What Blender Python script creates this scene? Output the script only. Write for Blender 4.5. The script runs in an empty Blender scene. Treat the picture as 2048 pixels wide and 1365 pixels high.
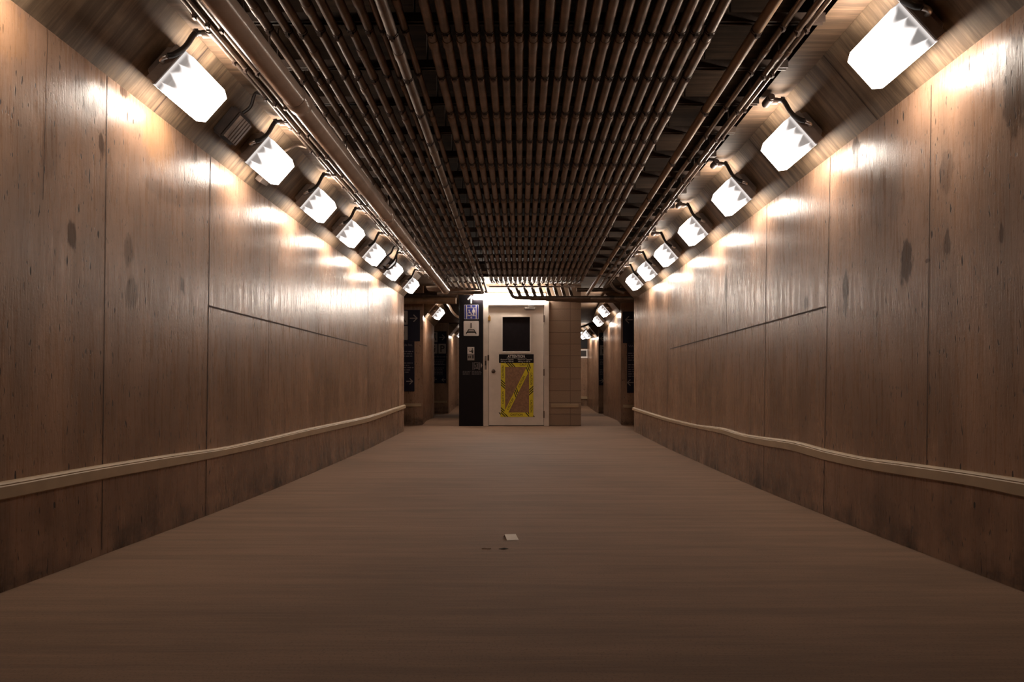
import bpy, bmesh, math, random
from mathutils import Vector, Matrix
random.seed(7)
SC = bpy.context.scene
COL = SC.collection
PI = math.pi
FPX, VX, VY, CZ = 1480.0, 1041.0, 682.5, 1.494      # focal length in px, vanishing point, eye height above the landing
XL, XR = -1.854, 1.806                               # wall faces
HL, HR = 2.144, 2.105                                # wall heights above floor
CDX, CDZ = 0.274, 0.326                              # haunch run / rise
YE = 11.77                                           # end of the tunnel walls

# ------------------------------------------------------------------ profile of the ramp
_P = [(-8, -.07), (-6, -.22), (-3, -.455), (0, -.69), (2.65, -.90), (4.30, -1.027), (5.72, -1.125), (7.66, -1.238), (9.0, -1.313),
      (11.77, -1.439), (13.0, -1.494), (13.9, -1.500), (18.2, -1.82), (20.3, -1.99), (24, -2.04), (30, -2.05)]
def F(y):
    if y <= _P[0][0]: return _P[0][1] + CZ
    for i in range(len(_P) - 1):
        (a, za), (b, zb) = _P[i], _P[i + 1]
        if y <= b:
            h = b - a; t = (y - a) / h
            ma = (zb - _P[i - 1][1]) / (b - _P[i - 1][0]) if i else (zb - za) / h
            mb = (_P[i + 2][1] - za) / (_P[i + 2][0] - a) if i + 2 < len(_P) else (zb - za) / h
            return CZ + za * (2*t**3 - 3*t**2 + 1) + ma*h*(t**3 - 2*t**2 + t) + zb*(-2*t**3 + 3*t**2) + mb*h*(t**3 - t**2)
    return _P[-1][1] + CZ
def slope(y): return (F(y + .2) - F(y - .2)) / .4
def at(x, y, Y): return Vector(((x - VX) / FPX * Y, Y, CZ + (VY - y) / FPX * Y))
def on_left(x, y):
    Y = FPX * XL / (x - VX); return Y, CZ + (VY - y) / FPX * Y
def on_right(x, y):
    Y = FPX * XR / (x - VX); return Y, CZ + (VY - y) / FPX * Y
def frange(a, b, s):
    n = max(1, round((b - a) / s)); return [a + (b - a) * i / n for i in range(n + 1)]

# ------------------------------------------------------------------ materials
class NT:
    def __init__(self, name):
        self.m = bpy.data.materials.new(name); self.m.use_nodes = True
        self.t = self.m.node_tree; self.t.nodes.clear()
        self.out = self.n('ShaderNodeOutputMaterial')
    def n(self, ty, **kw):
        o = self.t.nodes.new(ty)
        for k, v in kw.items(): setattr(o, k, v)
        return o
    def l(self, a, b): self.t.links.new(a, b)
    def inp(self, sock, v):
        if isinstance(v, bpy.types.NodeSocket): self.l(v, sock)
        else: sock.default_value = v
    def math(self, op, a, b=0.0, clamp=False):
        o = self.n('ShaderNodeMath', operation=op); o.use_clamp = clamp
        self.inp(o.inputs[0], a); self.inp(o.inputs[1], b); return o.outputs[0]
    def mix(self, f, a, b, blend='MIX'):
        o = self.n('ShaderNodeMix', data_type='RGBA', blend_type=blend)
        self.inp(o.inputs[0], f); self.inp(o.inputs[6], a); self.inp(o.inputs[7], b); return o.outputs[2]
    def noise(self, vec, scale, detail=4.0, rough=.55, dist=0.0):
        o = self.n('ShaderNodeTexNoise'); self.inp(o.inputs['Vector'], vec)
        o.inputs['Scale'].default_value = scale; o.inputs['Detail'].default_value = detail
        o.inputs['Roughness'].default_value = rough; o.inputs['Distortion'].default_value = dist
        return o.outputs['Fac']
    def mapping(self, vec, scale, loc=(0, 0, 0)):
        o = self.n('ShaderNodeMapping'); self.l(vec, o.inputs['Vector'])
        o.inputs['Scale'].default_value = scale; o.inputs['Location'].default_value = loc; return o.outputs[0]
    def ramp(self, v, lo, hi, a=0.0, b=1.0, smooth=True):
        o = self.n('ShaderNodeMapRange'); o.clamp = True
        if smooth: o.interpolation_type = 'SMOOTHSTEP'
        self.inp(o.inputs[0], v)
        for i, x in enumerate((lo, hi, a, b)): o.inputs[i + 1].default_value = x
        return o.outputs[0]
    def bump(self, h, strength, dist):
        o = self.n('ShaderNodeBump'); self.l(h, o.inputs['Height'])
        o.inputs['Strength'].default_value = strength; o.inputs['Distance'].default_value = dist; return o.outputs[0]
    def bsdf(self, color, rough=.5, metal=0.0, spec=.5, normal=None, emit=None, estr=0.0):
        o = self.n('ShaderNodeBsdfPrincipled')
        self.inp(o.inputs['Base Color'], color if isinstance(color, bpy.types.NodeSocket) else (*color, 1))
        self.inp(o.inputs['Roughness'], rough); self.inp(o.inputs['Metallic'], metal)
        self.inp(o.inputs['Specular IOR Level'], spec)
        if normal is not None: self.l(normal, o.inputs['Normal'])
        if emit is not None:
            self.inp(o.inputs['Emission Color'], (*emit, 1)); self.inp(o.inputs['Emission Strength'], estr)
        self.l(o.outputs[0], self.out.inputs[0]); return self.m

def plain(name, c, rough=.5, metal=0.0, var=.25, scale=14.0, spec=.5, bump=0.0):
    k = NT(name); tc = k.n('ShaderNodeTexCoord').outputs['Object']
    f = k.ramp(k.noise(tc, scale, 5), .3, .7)
    col = k.mix(f, (*[x * (1 - var) for x in c], 1), (*[min(1, x * (1 + var)) for x in c], 1))
    nb = k.bump(k.noise(tc, scale * 6, 3), bump, .002) if bump else None
    return k.bsdf(col, rough, metal, spec, nb)

def glow(name, c, s, scale=0.0):
    k = NT(name); return k.bsdf((.8, .8, .78), .3, emit=c, estr=s)

WALL_ALB = (.335, .202, .132)
def wall_mat(name, stain_shade, rust_glow=()):
    """sealed, plywood-formed concrete: vertical grain, pits, drips; UV = (metres along, metres above the floor)"""
    k = NT(name); uv = k.n('ShaderNodeUVMap').outputs[0]
    s1 = k.noise(k.mapping(uv, (2.6, .55, 1)), 1.6, 7, .66)
    s2 = k.noise(k.mapping(uv, (24, 1.5, 1), (3, 1, 0)), 1.5, 5, .66)
    s3 = k.noise(k.mapping(uv, (120, 9, 1)), 1.2, 3, .6); iso = k.noise(uv, 34, 5, .7); cl = k.noise(k.mapping(uv, (2.1, 1.3, 1), (11, 6, 0)), 1.5, 6, .6, .4)
    bl = k.noise(k.mapping(uv, (.55, .8, 1), (7, 3, 0)), 1.8, 5, .6)
    c = k.mix(k.ramp(s1, .34, .68), (*[v * .70 for v in WALL_ALB], 1), (*[v * 1.18 for v in WALL_ALB], 1))
    c = k.mix(k.ramp(bl, .42, .7, 0, .55), c, (WALL_ALB[0]*.55, WALL_ALB[1]*.53, WALL_ALB[2]*.5, 1))
    c = k.mix(k.ramp(s2, .38, .8, 0, .24), c, (WALL_ALB[0]*.48, WALL_ALB[1]*.44, WALL_ALB[2]*.40, 1))
    c = k.mix(k.ramp(s3, .5, .8, 0, .3), c, (.42, .31, .24, 1))
    c = k.mix(k.ramp(iso, .5, .72, 0, .5), c, (WALL_ALB[0]*.52, WALL_ALB[1]*.49, WALL_ALB[2]*.46, 1))
    c = k.mix(k.ramp(cl, .55, .68, 0, .5), c, (WALL_ALB[0]*.55, WALL_ALB[1]*.50, WALL_ALB[2]*.46, 1))
    # pits and short vertical nicks
    p = k.noise(k.mapping(uv, (62, 13, 1), (1, 5, 0)), 1.0, 1.5, .5)
    pits = k.ramp(p, .672, .71)
    p2 = k.noise(k.mapping(uv, (120, 26, 1), (9, 2, 0)), 1.0, 1.5, .5)
    pits = k.math('MAXIMUM', pits, k.ramp(p2, .685, .72, 0, .85))
    c = k.mix(pits, c, (.030, .018, .012, 1))
    sep = k.n('ShaderNodeSeparateXYZ'); k.l(uv, sep.inputs[0]); U, V = sep.outputs[0], sep.outputs[1]
    wob = k.math('MULTIPLY', k.math('SUBTRACT', k.noise(k.mapping(uv, (30, 11, 1)), 1.0, 4, .6), .5), 1.7)
    def spots(lst):
        acc = None
        for (u, v, ru, rv, st) in lst:
            du = k.math('DIVIDE', k.math('SUBTRACT', U, u), ru); dv = k.math('DIVIDE', k.math('SUBTRACT', V, v), rv)
            d = k.math('SQRT', k.math('ADD', k.math('MULTIPLY', du, du), k.math('MULTIPLY', dv, dv)))
            m = k.ramp(k.math('ADD', d, wob), 1.15, .75, 0, st)
            acc = m if acc is None else k.math('MAXIMUM', acc, m)
        return acc
    a = spots(rust_glow)
    if a is not None: c = k.mix(a, c, (.36, .19, .085, 1))
    a = spots(stain_shade)
    if a is not None: c = k.mix(a, c, (.06, .038, .028, 1))
    # scuffed, grimy band right above the floor
    g = k.math('MULTIPLY', k.ramp(V, .34, .0, 0, 1), k.ramp(k.noise(k.mapping(uv, (2.2, 3, 1)), 1.5, 5, .65), .38, .68, .1, .95))
    c = k.mix(g, c, (.05, .033, .026, 1))
    rough = k.math('ADD', k.ramp(s2, .3, .75, .22, .42), k.math('MULTIPLY', pits, .3))
    spec = .36 if a is None else k.math('SUBTRACT', .36, k.math('MULTIPLY', a, .34))
    h = k.math('ADD', k.math('ADD', k.math('MULTIPLY', s3, .6), k.math('MULTIPLY', iso, .4)), k.math('ADD', k.math('MULTIPLY', s2, .4), k.math('MULTIPLY', pits, -.5)))
    return k.bsdf(c, rough, 0, spec, k.bump(h, .34, .004))

def grain_mat(name, base, along='v', rough=.6, spec=.3):
    k = NT(name); uv = k.n('ShaderNodeUVMap').outputs[0]
    sc = (14, .9, 1) if along == 'v' else (.9, 14, 1)
    a = k.noise(k.mapping(uv, sc), 1.5, 6, .65, .3)
    b = k.noise(k.mapping(uv, (1.1, 1.6, 1), (4, 2, 0)), 1.5, 5, .6)
    f = k.noise(k.mapping(uv, tuple(s * 5 for s in sc)), 1.2, 3)
    c = k.mix(k.ramp(a, .35, .68), (*[v * .5 for v in base], 1), (*[v * 1.3 for v in base], 1))
    c = k.mix(k.ramp(b, .42, .68, 0, .75), c, (*[v * .42 for v in base], 1))
    c = k.mix(k.ramp(f, .5, .8, 0, .35), c, (*[v * 1.5 for v in base], 1))
    return k.bsdf(c, rough, 0, spec, k.bump(k.math('ADD', a, k.math('MULTIPLY', f, .4)), .3, .004))

def floor_mat():
    k = NT('broomed_concrete'); uv = k.n('ShaderNodeUVMap').outputs[0]      # u along the ramp, v across
    a = k.noise(k.mapping(uv, (70, 2.2, 1)), 1.3, 4, .6)
    b = k.noise(k.mapping(uv, (7, .5, 1), (2, 3, 0)), 1.4, 6, .62)
    d = k.noise(k.mapping(uv, (130, 130, 1)), 1.0, 2, .6)
    e = k.noise(k.mapping(uv, (.9, .6, 1)), 1.3, 5, .6)
    B = (.235, .14, .088)
    c = k.mix(k.ramp(b, .32, .7), (*[v * .82 for v in B], 1), (*[v * 1.12 for v in B], 1))
    c = k.mix(k.ramp(e, .4, .7, 0, .5), c, (*[v * .62 for v in B], 1))
    c = k.mix(k.ramp(a, .42, .72, 0, .22), c, (*[v * 1.45 for v in B], 1))
    c = k.mix(k.ramp(d, .52, .72, 0, .5), c, (*[v * .5 for v in B], 1))
    return k.bsdf(c, .75, 0, .25, k.bump(k.math('ADD', a, k.math('MULTIPLY', d, .6)), .35, .003))

def block_mat():
    k = NT('painted_blockwork'); uv = k.n('ShaderNodeUVMap').outputs[0]
    br = k.n('ShaderNodeTexBrick'); br.offset = 0.0; br.offset_frequency = 1
    k.l(uv, br.inputs['Vector'])
    br.inputs['Color1'].default_value = (.36, .25, .175, 1); br.inputs['Color2'].default_value = (.32, .22, .155, 1)
    br.inputs['Mortar'].default_value = (.17, .11, .08, 1)
    br.inputs['Scale'].default_value = 1.0; br.inputs['Mortar Size'].default_value = .005
    br.inputs['Mortar Smooth'].default_value = .3; br.inputs['Brick Width'].default_value = .4; br.inputs['Row Height'].default_value = .205
    n = k.noise(uv, 90, 3, .7)
    c = k.mix(k.ramp(n, .4, .7, 0, .5), br.outputs['Color'], (.22, .15, .105, 1))
    h = k.math('ADD', k.math('MULTIPLY', br.outputs['Fac'], -1.2), k.math('MULTIPLY', n, .5))
    return k.bsdf(c, .7, 0, .3, k.bump(h, .6, .006))

def lens_end_mat():
    """end face of the prismatic lens: a dim frosted band with the lamp's ribs showing"""
    k = NT('ribbed_lens_end'); uv = k.n('ShaderNodeUVMap').outputs[0]
    sep = k.n('ShaderNodeSeparateXYZ'); k.l(uv, sep.inputs[0]); U, V = sep.outputs[0], sep.outputs[1]
    n = k.noise(k.mapping(uv, (4.2, .35, 1), (.4, 0, 0)), 1.0, 0.0)
    fg = k.math('ADD', k.math('MULTIPLY', k.math('SINE', k.math('MULTIPLY', k.math('ADD', U, k.math('MULTIPLY', n, .12)), 23.0)), .5), .5)
    edge = k.math('ADD', .30, k.math('MULTIPLY', k.math('MULTIPLY', k.math('POWER', fg, .4), k.ramp(n, .2, .7, .2, 1.1)), .55))
    bright = k.math('SUBTRACT', V, edge)
    s = k.ramp(bright, -.18, .22, .22, 1.7)
    first = k.ramp(V, .08, .34, 1, 0)
    s = k.math('ADD', s, k.math('MULTIPLY', first, .55))
    o = k.n('ShaderNodeBsdfPrincipled'); o.inputs['Base Color'].default_value = (.5, .47, .46, 1); o.inputs['Roughness'].default_value = .25
    o.inputs['Emission Color'].default_value = (1, .93, .89, 1); k.l(s, o.inputs['Emission Strength'])
    k.l(o.outputs[0], k.out.inputs[0]); return k.m

LAMP = 60.0
LCOL = (1.0, .865, .735)
M = {}
M['lens'] = glow('lit_prismatic_lens', LCOL, LAMP)
M['lens_front'] = glow('lit_lens_front', LCOL, LAMP * .13)
M['lens_far'] = glow('lit_lens_front_brighter', LCOL, LAMP * .5)
M['tube'] = glow('lit_fluorescent_lens', (1, .89, .78), 78)
M['lens_end'] = lens_end_mat()
M['floor'] = floor_mat()
M['haunch'] = grain_mat('board_formed_haunch', (.20, .135, .085), 'v')
M['ceil'] = grain_mat('board_formed_ceiling', (.13, .08, .048), 'v', .7)
M['recess'] = grain_mat('shade_toned_recess_slab', (.03, .018, .011), 'v', .95, .05)  # near-black tone puts the shade behind the pipes into the slab colour
M['block'] = block_mat()
M['joint'] = plain('dark_form_joint', (.05, .03, .022), .9)  # dark brown of the form joints
M['conduit'] = plain('weathered_galvanised_steel', (.185, .135, .104), .42, .55, .3, 9)
M['conduit_old'] = plain('dusty_galvanised_steel', (.16, .115, .087), .45, .5, .35, 7)
M['bigpipe'] = plain('glossy_grey_painted_pipe', (.42, .325, .27), .2, .05, .2, 5, .7)
M['brownpipe'] = plain('brown_painted_steel', (.23, .145, .085), .5, .1, .3, 6)
M['clamp'] = plain('dark_clamp_steel', (.085, .06, .05), .5, .6, .3)
M['strut'] = plain('strut_steel', (.07, .048, .038), .5, .6, .3)
M['rail'] = plain('cream_vinyl_bumper', (.40, .285, .175), .5, 0, .08, 8)
M['housing'] = plain('lamp_housing_bronze', (.27, .215, .185), .45, .2, .2)
M['hose'] = plain('black_flexible_conduit', (.018, .013, .012), .45, 0, .3)
M['alu'] = plain('bright_connector', (.5, .44, .40), .35, .8, .1)
M['black'] = plain('black_louvre', (.03, .02, .017), .55, .1, .4)
M['door'] = plain('white_door_paint', (.76, .67, .59), .42, 0, .05, 6)
M['frame'] = plain('white_frame_paint', (.68, .59, .51), .4, 0, .06, 6)
M['glass'] = plain('dark_window_glass', (.018, .015, .017), .12, 0, .1)
M['steel'] = plain('brushed_steel', (.32, .28, .25), .35, .8, .1)
M['bronze'] = plain('dark_bronze', (.10, .065, .05), .35, .7, .2)
M['brass'] = plain('brass', (.55, .32, .10), .35, .8, .1)
M['tape'] = plain('yellow_tape', (.78, .66, .035), .42, 0, .06, 8)
M['ink'] = plain('black_ink', (.02, .014, .012), .6)
M['board'] = plain('brown_hardboard', (.30, .165, .095), .65, 0, .2, 30)
M['panel'] = plain('dark_sign_panel', (.006, .004, .006), .5, 0, .15, 14, .2)
M['navy'] = plain('navy_sign_panel', (.010, .008, .022), .5, 0, .15, 14, .25)
M['white'] = plain('white_sign_vinyl', (.72, .66, .62), .5, 0, .03)
M['grey'] = plain('grey_sign_vinyl', (.30, .26, .235), .5, 0, .05)
M['dim'] = plain('faded_sign_lettering', (.22, .19, .2), .5, 0, .05)
M['blue'] = plain('blue_sign_vinyl', (.022, .034, .27), .45, 0, .05)
M['paper'] = plain('white_paper', (.85, .78, .70), .7, 0, .05)
M['leaf'] = plain('dry_leaf', (.06, .035, .022), .8, 0, .3)
M['twig'] = plain('pale_twig', (.36, .25, .18), .8, 0, .2)

# ------------------------------------------------------------------ object helpers
def setp(o, label=None, cat=None, group=None, kind=None):
    if label: o['label'] = label
    if cat: o['category'] = cat
    if group: o['group'] = group
    if kind: o['kind'] = kind
    return o
def thing(name, loc, label, cat, group=None):
    o = bpy.data.objects.new(name, None); COL.objects.link(o); o.location = loc
    o.empty_display_size = .1
    return setp(o, label, cat, group)
def link(name, bm, mats, parent=None, offset=(0, 0, 0), smooth=False):
    """one mesh object; vertices given in world space, stored relative to offset"""
    me = bpy.data.meshes.new(name)
    off = Vector(offset)
    for v in bm.verts: v.co -= off
    bmesh.ops.recalc_face_normals(bm, faces=bm.faces)
    bm.to_mesh(me); bm.free()
    for m in (mats if isinstance(mats, (list, tuple)) else [mats]): me.materials.append(m)
    if smooth:
        for p in me.polygons: p.use_smooth = True
        me.set_sharp_from_angle(angle=math.radians(38))
    o = bpy.data.objects.new(name, me); COL.objects.link(o)
    if parent is not None: o.parent = parent
    return o
def part(name, bm, mats, root, base, smooth=False, label=None):
    o = link(name, bm, mats, root, base, smooth)
    if label: o['label'] = label
    return o
def subpart(name, bm, mats, prt, base, smooth=False): return link(name, bm, mats, prt, base, smooth)
def copy_tree(o, parent=None):
    c = o.copy(); COL.objects.link(c); c.parent = parent
    for ch in list(o.children): copy_tree(ch, c)
    return c

def box(bm, a, b, bev=0.0, mi=0):
    a, b = Vector(a), Vector(b)
    r = bmesh.ops.create_cube(bm, size=1.0)
    for v in r['verts']:
        v.co = Vector(((a.x + b.x)/2 + v.co.x*abs(b.x - a.x), (a.y + b.y)/2 + v.co.y*abs(b.y - a.y), (a.z + b.z)/2 + v.co.z*abs(b.z - a.z)))
    fs = set(f for v in r['verts'] for f in v.link_faces)
    for f in fs: f.material_index = mi
    if bev:
        es = list(set(e for v in r['verts'] for e in v.link_edges))
        bmesh.ops.bevel(bm, geom=es, offset=bev, segments=2, affect='EDGES', profile=.6)
    return bm
def prism(bm, pts, d, mi=0):
    """polygon (list of Vectors) pushed along vector d"""
    d = Vector(d); n = len(pts)
    a = [bm.verts.new(p) for p in pts]; b = [bm.verts.new(Vector(p) + d) for p in pts]
    fs = [bm.faces.new(a), bm.faces.new(b[::-1])]
    for i in range(n): fs.append(bm.faces.new((a[i], b[i], b[(i+1) % n], a[(i+1) % n])))
    for f in fs: f.material_index = mi
    return bm
def tube(bm, pts, r, seg=14, caps=True):
    pts = [Vector(p) for p in pts]; rings = []
    up = Vector((0, 0, 1)); prev = None
    for i, p in enumerate(pts):
        d = (pts[min(i+1, len(pts)-1)] - pts[max(i-1, 0)]).normalized()
        if prev is None:
            u = d.cross(up)
            if u.length < .05: u = d.cross(Vector((1, 0, 0)))
            u.normalize()
        else:
            u = (prev - d * prev.dot(d)).normalized()
        prev = u; w = d.cross(u)
        rr = r[i] if isinstance(r, (list, tuple)) else r
        rings.append([bm.verts.new(p + (u*math.cos(2*PI*k/seg) + w*math.sin(2*PI*k/seg))*rr) for k in range(seg)])
    for a, b in zip(rings, rings[1:]):
        for k in range(seg): bm.faces.new((a[k], a[(k+1) % seg], b[(k+1) % seg], b[k]))
    if caps: bm.faces.new(rings[0][::-1]); bm.faces.new(rings[-1])
    return bm
def smooth_path(pts, n=8):
    pts = [Vector(p) for p in pts]; out = []
    q = [pts[0]*2 - pts[1]] + pts + [pts[-1]*2 - pts[-2]]
    for i in range(1, len(q) - 2):
        for k in range(n):
            t = k / n
            out.append(.5*((2*q[i]) + (q[i+1]-q[i-1])*t + (2*q[i-1]-5*q[i]+4*q[i+1]-q[i+2])*t*t + (3*q[i]-q[i-1]-3*q[i+1]+q[i+2])*t**3))
    return out + [pts[-1]]
def fillet_path(pts, r, n=6):
    pts = [Vector(p) for p in pts]; out = [pts[0]]
    for i in range(1, len(pts) - 1):
        a, p, b = pts[i-1], pts[i], pts[i+1]
        da, db = (a - p), (b - p); rr = min(r, da.length*.48, db.length*.48)
        s, e = p + da.normalized()*rr, p + db.normalized()*rr
        for k in range(n + 1):
            t = k / n; out.append(s*(1-t)**2 + p*2*t*(1-t) + e*t*t)
    return out + [pts[-1]]
def sweep(bm, prof, ys, uvfun, mi=0):
    """closed cross-section (X, height above floor) carried along the ramp; UV from uvfun(Y, X, h)"""
    uvl = bm.loops.layers.uv.verify(); n = len(prof); rings = []
    for y in ys: rings.append([bm.verts.new((x, y, F(y) + h)) for x, h in prof])
    info = {v: (y, prof[i]) for y, rg in zip(ys, rings) for i, v in enumerate(rg)}
    fs = []
    for a, b in zip(rings, rings[1:]):
        for k in range(n): fs.append(bm.faces.new((a[k], a[(k+1) % n], b[(k+1) % n], b[k])))
    fs.append(bm.faces.new(rings[0][::-1])); fs.append(bm.faces.new(rings[-1]))
    for f in fs:
        f.material_index = mi
        for lp in f.loops:
            y, (x, h) = info[lp.vert]; lp[uvl].uv = uvfun(y, x, h)
    return bm

# text and flat graphics on a plane facing the viewer (-Y)
class Plane:
    """2D drawing in metres on a vertical plane at depth Y; origin (X0, Z0), optional turn; thin relief toward -Y"""
    def __init__(self, Y, X0=0.0, Z0=0.0, ang=0.0): self.Y, self.X0, self.Z0, self.c, self.s = Y, X0, Z0, math.cos(ang), math.sin(ang)
    def p(self, u, v, lift=0.0): return Vector((self.X0 + u*self.c - v*self.s, self.Y - lift, self.Z0 + u*self.s + v*self.c))
    def poly(self, bm, pts, th=.001, lift=0.0): return prism(bm, [self.p(u, v, lift + th) for u, v in pts], (0, th, 0))
    def rect(self, bm, u0, v0, u1, v1, th=.001, lift=0.0): return self.poly(bm, [(u0, v0), (u1, v0), (u1, v1), (u0, v1)], th, lift)
    def disc(self, bm, u, v, r, th=.001, lift=0.0, n=20): return self.poly(bm, [(u + r*math.cos(2*PI*k/n), v + r*math.sin(2*PI*k/n)) for k in range(n)], th, lift)
    def line(self, bm, pts, w, th=.001, lift=0.0):
        for (a, b), (c, d) in zip(pts, pts[1:]):
            L = math.hypot(c-a, d-b) or 1; nx, ny = -(d-b)/L*w/2, (c-a)/L*w/2; ex, ey = (c-a)/L*w*.3, (d-b)/L*w*.3
            self.poly(bm, [(a-ex+nx, b-ey+ny), (a-ex-nx, b-ey-ny), (c+ex-nx, d+ey-ny), (c+ex+nx, d+ey+ny)], th, lift)
        return bm
    def rrect(self, bm, u0, v0, u1, v1, r, th=.001, lift=0.0):
        pts = []
        for cx, cy, a0 in ((u1-r, v1-r, 0), (u0+r, v1-r, PI/2), (u0+r, v0+r, PI), (u1-r, v0+r, 3*PI/2)):
            for k in range(5): pts.append((cx + r*math.cos(a0 + k*PI/8), cy + r*math.sin(a0 + k*PI/8)))
        return self.poly(bm, pts, th, lift)
    def text(self, bm, body, size, u, v, th=.001, lift=0.0, align='CENTER', fit=None, bold=0.0):
        cu = bpy.data.curves.new('t', 'FONT'); cu.body = body; cu.size = size; cu.align_x = align; cu.align_y = 'CENTER'
        cu.extrude = th/2; cu.offset = bold; cu.resolution_u = 3
        ob = bpy.data.objects.new('t', cu); COL.objects.link(ob)
        bpy.context.view_layer.update()
        me = bpy.data.meshes.new_from_object(ob.evaluated_get(bpy.context.evaluated_depsgraph_get()))
        bpy.data.objects.remove(ob); bpy.data.curves.remove(cu)
        xs = [w.co.x for w in me.vertices]; sx = fit / (max(xs) - min(xs)) if fit else 1.0
        mp = {}
        for w in me.vertices: mp[w.index] = bm.verts.new(self.p(u + w.co.x*sx, v + w.co.y, lift + th/2 + w.co.z))
        for pl in me.polygons:
            try: bm.faces.new([mp[i] for i in pl.vertices])
            except ValueError: pass
        bpy.data.meshes.remove(me); return bm
    def arrow(self, bm, u, v, size, ang, w=None, th=.001, lift=0.0):
        w = w or size*.17; c, s = math.cos(ang), math.sin(ang); R = lambda a, b: (u + a*c - b*s, v + a*s + b*c)
        self.line(bm, [R(-size/2, 0), R(size*.44, 0)], w, th, lift)
        self.line(bm, [R(size*.02, size*.46), R(size*.5, 0), R(size*.02, -size*.46)], w, th, lift); return bm

ORD = ['first', 'second', 'third', 'fourth', 'fifth', 'sixth', 'seventh', 'eighth', 'ninth', 'tenth', 'eleventh', 'twelfth', 'thirteenth',
       'fourteenth', 'fifteenth', 'sixteenth', 'seventeenth', 'eighteenth', 'nineteenth', 'twentieth']

# ================================================================== SETTING
YS = frange(-7, YE, .3)
def stain_light_of(lst, fn, W):
    out = []
    for x, y, rx, ry, s in lst:
        Y, z = fn(x, y); sc = FPX / Y; u = abs(x - VX)
        out.append((Y, z - F(Y), rx * Y / u, ry / sc, s))
    return out
st_l = stain_light_of([(143, 472, 9, 30, .75), (203, 292, 6, 24, .75), (257, 505, 9, 34, .45), (263, 590, 13, 34, .5), (364, 570, 4, 18, .75),
                  (172, 195, 30, 34, .5), (248, 182, 9, 15, .85), (205, 190, 6, 40, .6), (625, 487, 9, 46, .5), (634, 640, 6, 34, .4),
                  (391, 315, 4, 28, .6), (665, 505, 6, 30, .45), (330, 385, 45, 18, .3), (100, 300, 18, 60, .25), (745, 600, 5, 30, .4)], on_left, XL)
rust_glow_l = stain_light_of([(318, 278, 32, 62, .55), (20, 60, 40, 60, .4)], on_left, XL)  # second entry paints the lamp glow in the top-left corner
stain_shade_r = stain_light_of([(1691, 585, 6, 44, .85), (1812, 526, 13, 46, .8), (1893, 345, 14, 46, .42), (1894, 490, 7, 28, .6), (2003, 467, 5, 22, .65),
                  (1712, 305, 8, 34, .85), (2030, 165, 24, 110, .65), (1612, 606, 4, 15, .7), (1770, 400, 34, 60, .3), (1855, 522, 5, 5, .7),  # tall patch at the far right edge is shade painted into the wall
                  (1985, 130, 22, 24, .5), (1530, 480, 16, 50, .35), (1452, 575, 3, 30, .7)], on_right, XR)
M['wall_l'] = wall_mat('sealed_concrete_left', st_l, rust_glow_l)
M['wall_r'] = wall_mat('sealed_concrete_right', stain_shade_r, stain_light_of([(1885, 60, 50, 60, .35)], on_right, XR))
M['wall_x'] = wall_mat('sealed_concrete_plain', [])

def joint_strip(bm, Xf, side, pts, w, vertical=True):
    """dark form-joint line on a wall face; pts = [(Y, z)...]"""
    uvl = bm.loops.layers.uv.verify(); x = Xf + side * .0016; prev = None
    for Y, z in pts:
        d = (0, w/2, 0) if vertical else (0, 0, w/2)
        a = bm.verts.new((x, Y - d[1], z - d[2])); b = bm.verts.new((x, Y + d[1], z + d[2]))
        if prev:
            f = bm.faces.new((prev[0], prev[1], b, a)); f.material_index = 1
        prev = (a, b)
def build_wall(name, Xf, side, H, mat, fn, vj, hj, more=()):
    bm = bmesh.new(); Xo = Xf - side * .3
    hs = [0, .35, .7, 1.05, 1.4, 1.75, H]
    prof = [(Xf, -.1)] + [(Xf, h) for h in hs] + [(Xo, H), (Xo, -.1)]
    sweep(bm, prof, YS, lambda y, x, h: (y, h + (abs(x - Xf))))
    for (xt, yt, xb, yb, w) in vj:
        (Y0, z0), (Y1, z1) = fn(xt, yt), fn(xb, yb)
        # keep the line's lean, let it run the height it has in the photo
        joint_strip(bm, Xf, side, [(Y0, min(z0, F(Y0) + H - .002)), (Y1, max(z1, F(Y1) + .002))], w)
    for (xa, ya, xb, yb, w) in hj:
        (Y0, z0), (Y1, z1) = fn(xa, ya), fn(xb, yb)
        joint_strip(bm, Xf, side, [(Y0 + (Y1-Y0)*t, z0 + (z1-z0)*t) for t in (0, .5, 1)], w, False)
    o = link(name, bm, [mat, M['joint']]); setp(o, kind='structure'); return o
build_wall('wall_left', XL, 1, HL, M['wall_l'], on_left,
           [(214, 140, 203, 1100, .0045), (421, 305, 411, 1040, .008), (541, 395, 536, 800, .005), (736, 530, 736, 905, .013), (797, 575, 796, 880, .012),
            (95, 40, 85, 400, .003)],
           [(417, 612.5, 734, 692.5, .011)])
build_wall('wall_right', XR, -1, HR, M['wall_r'], on_right,
           [(1661, 305, 1647, 1040, .0055), (1863, 170, 1853, 960, .004), (1534, 405, 1527, 975, .006), (1453, 470, 1453, 760, .005),
            (1392, 510, 1393, 930, .006), (1337, 550, 1334, 900, .012), (1297, 575, 1285, 875, .012)],
           [(1340, 698.5, 1652, 614, .011)])
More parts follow.
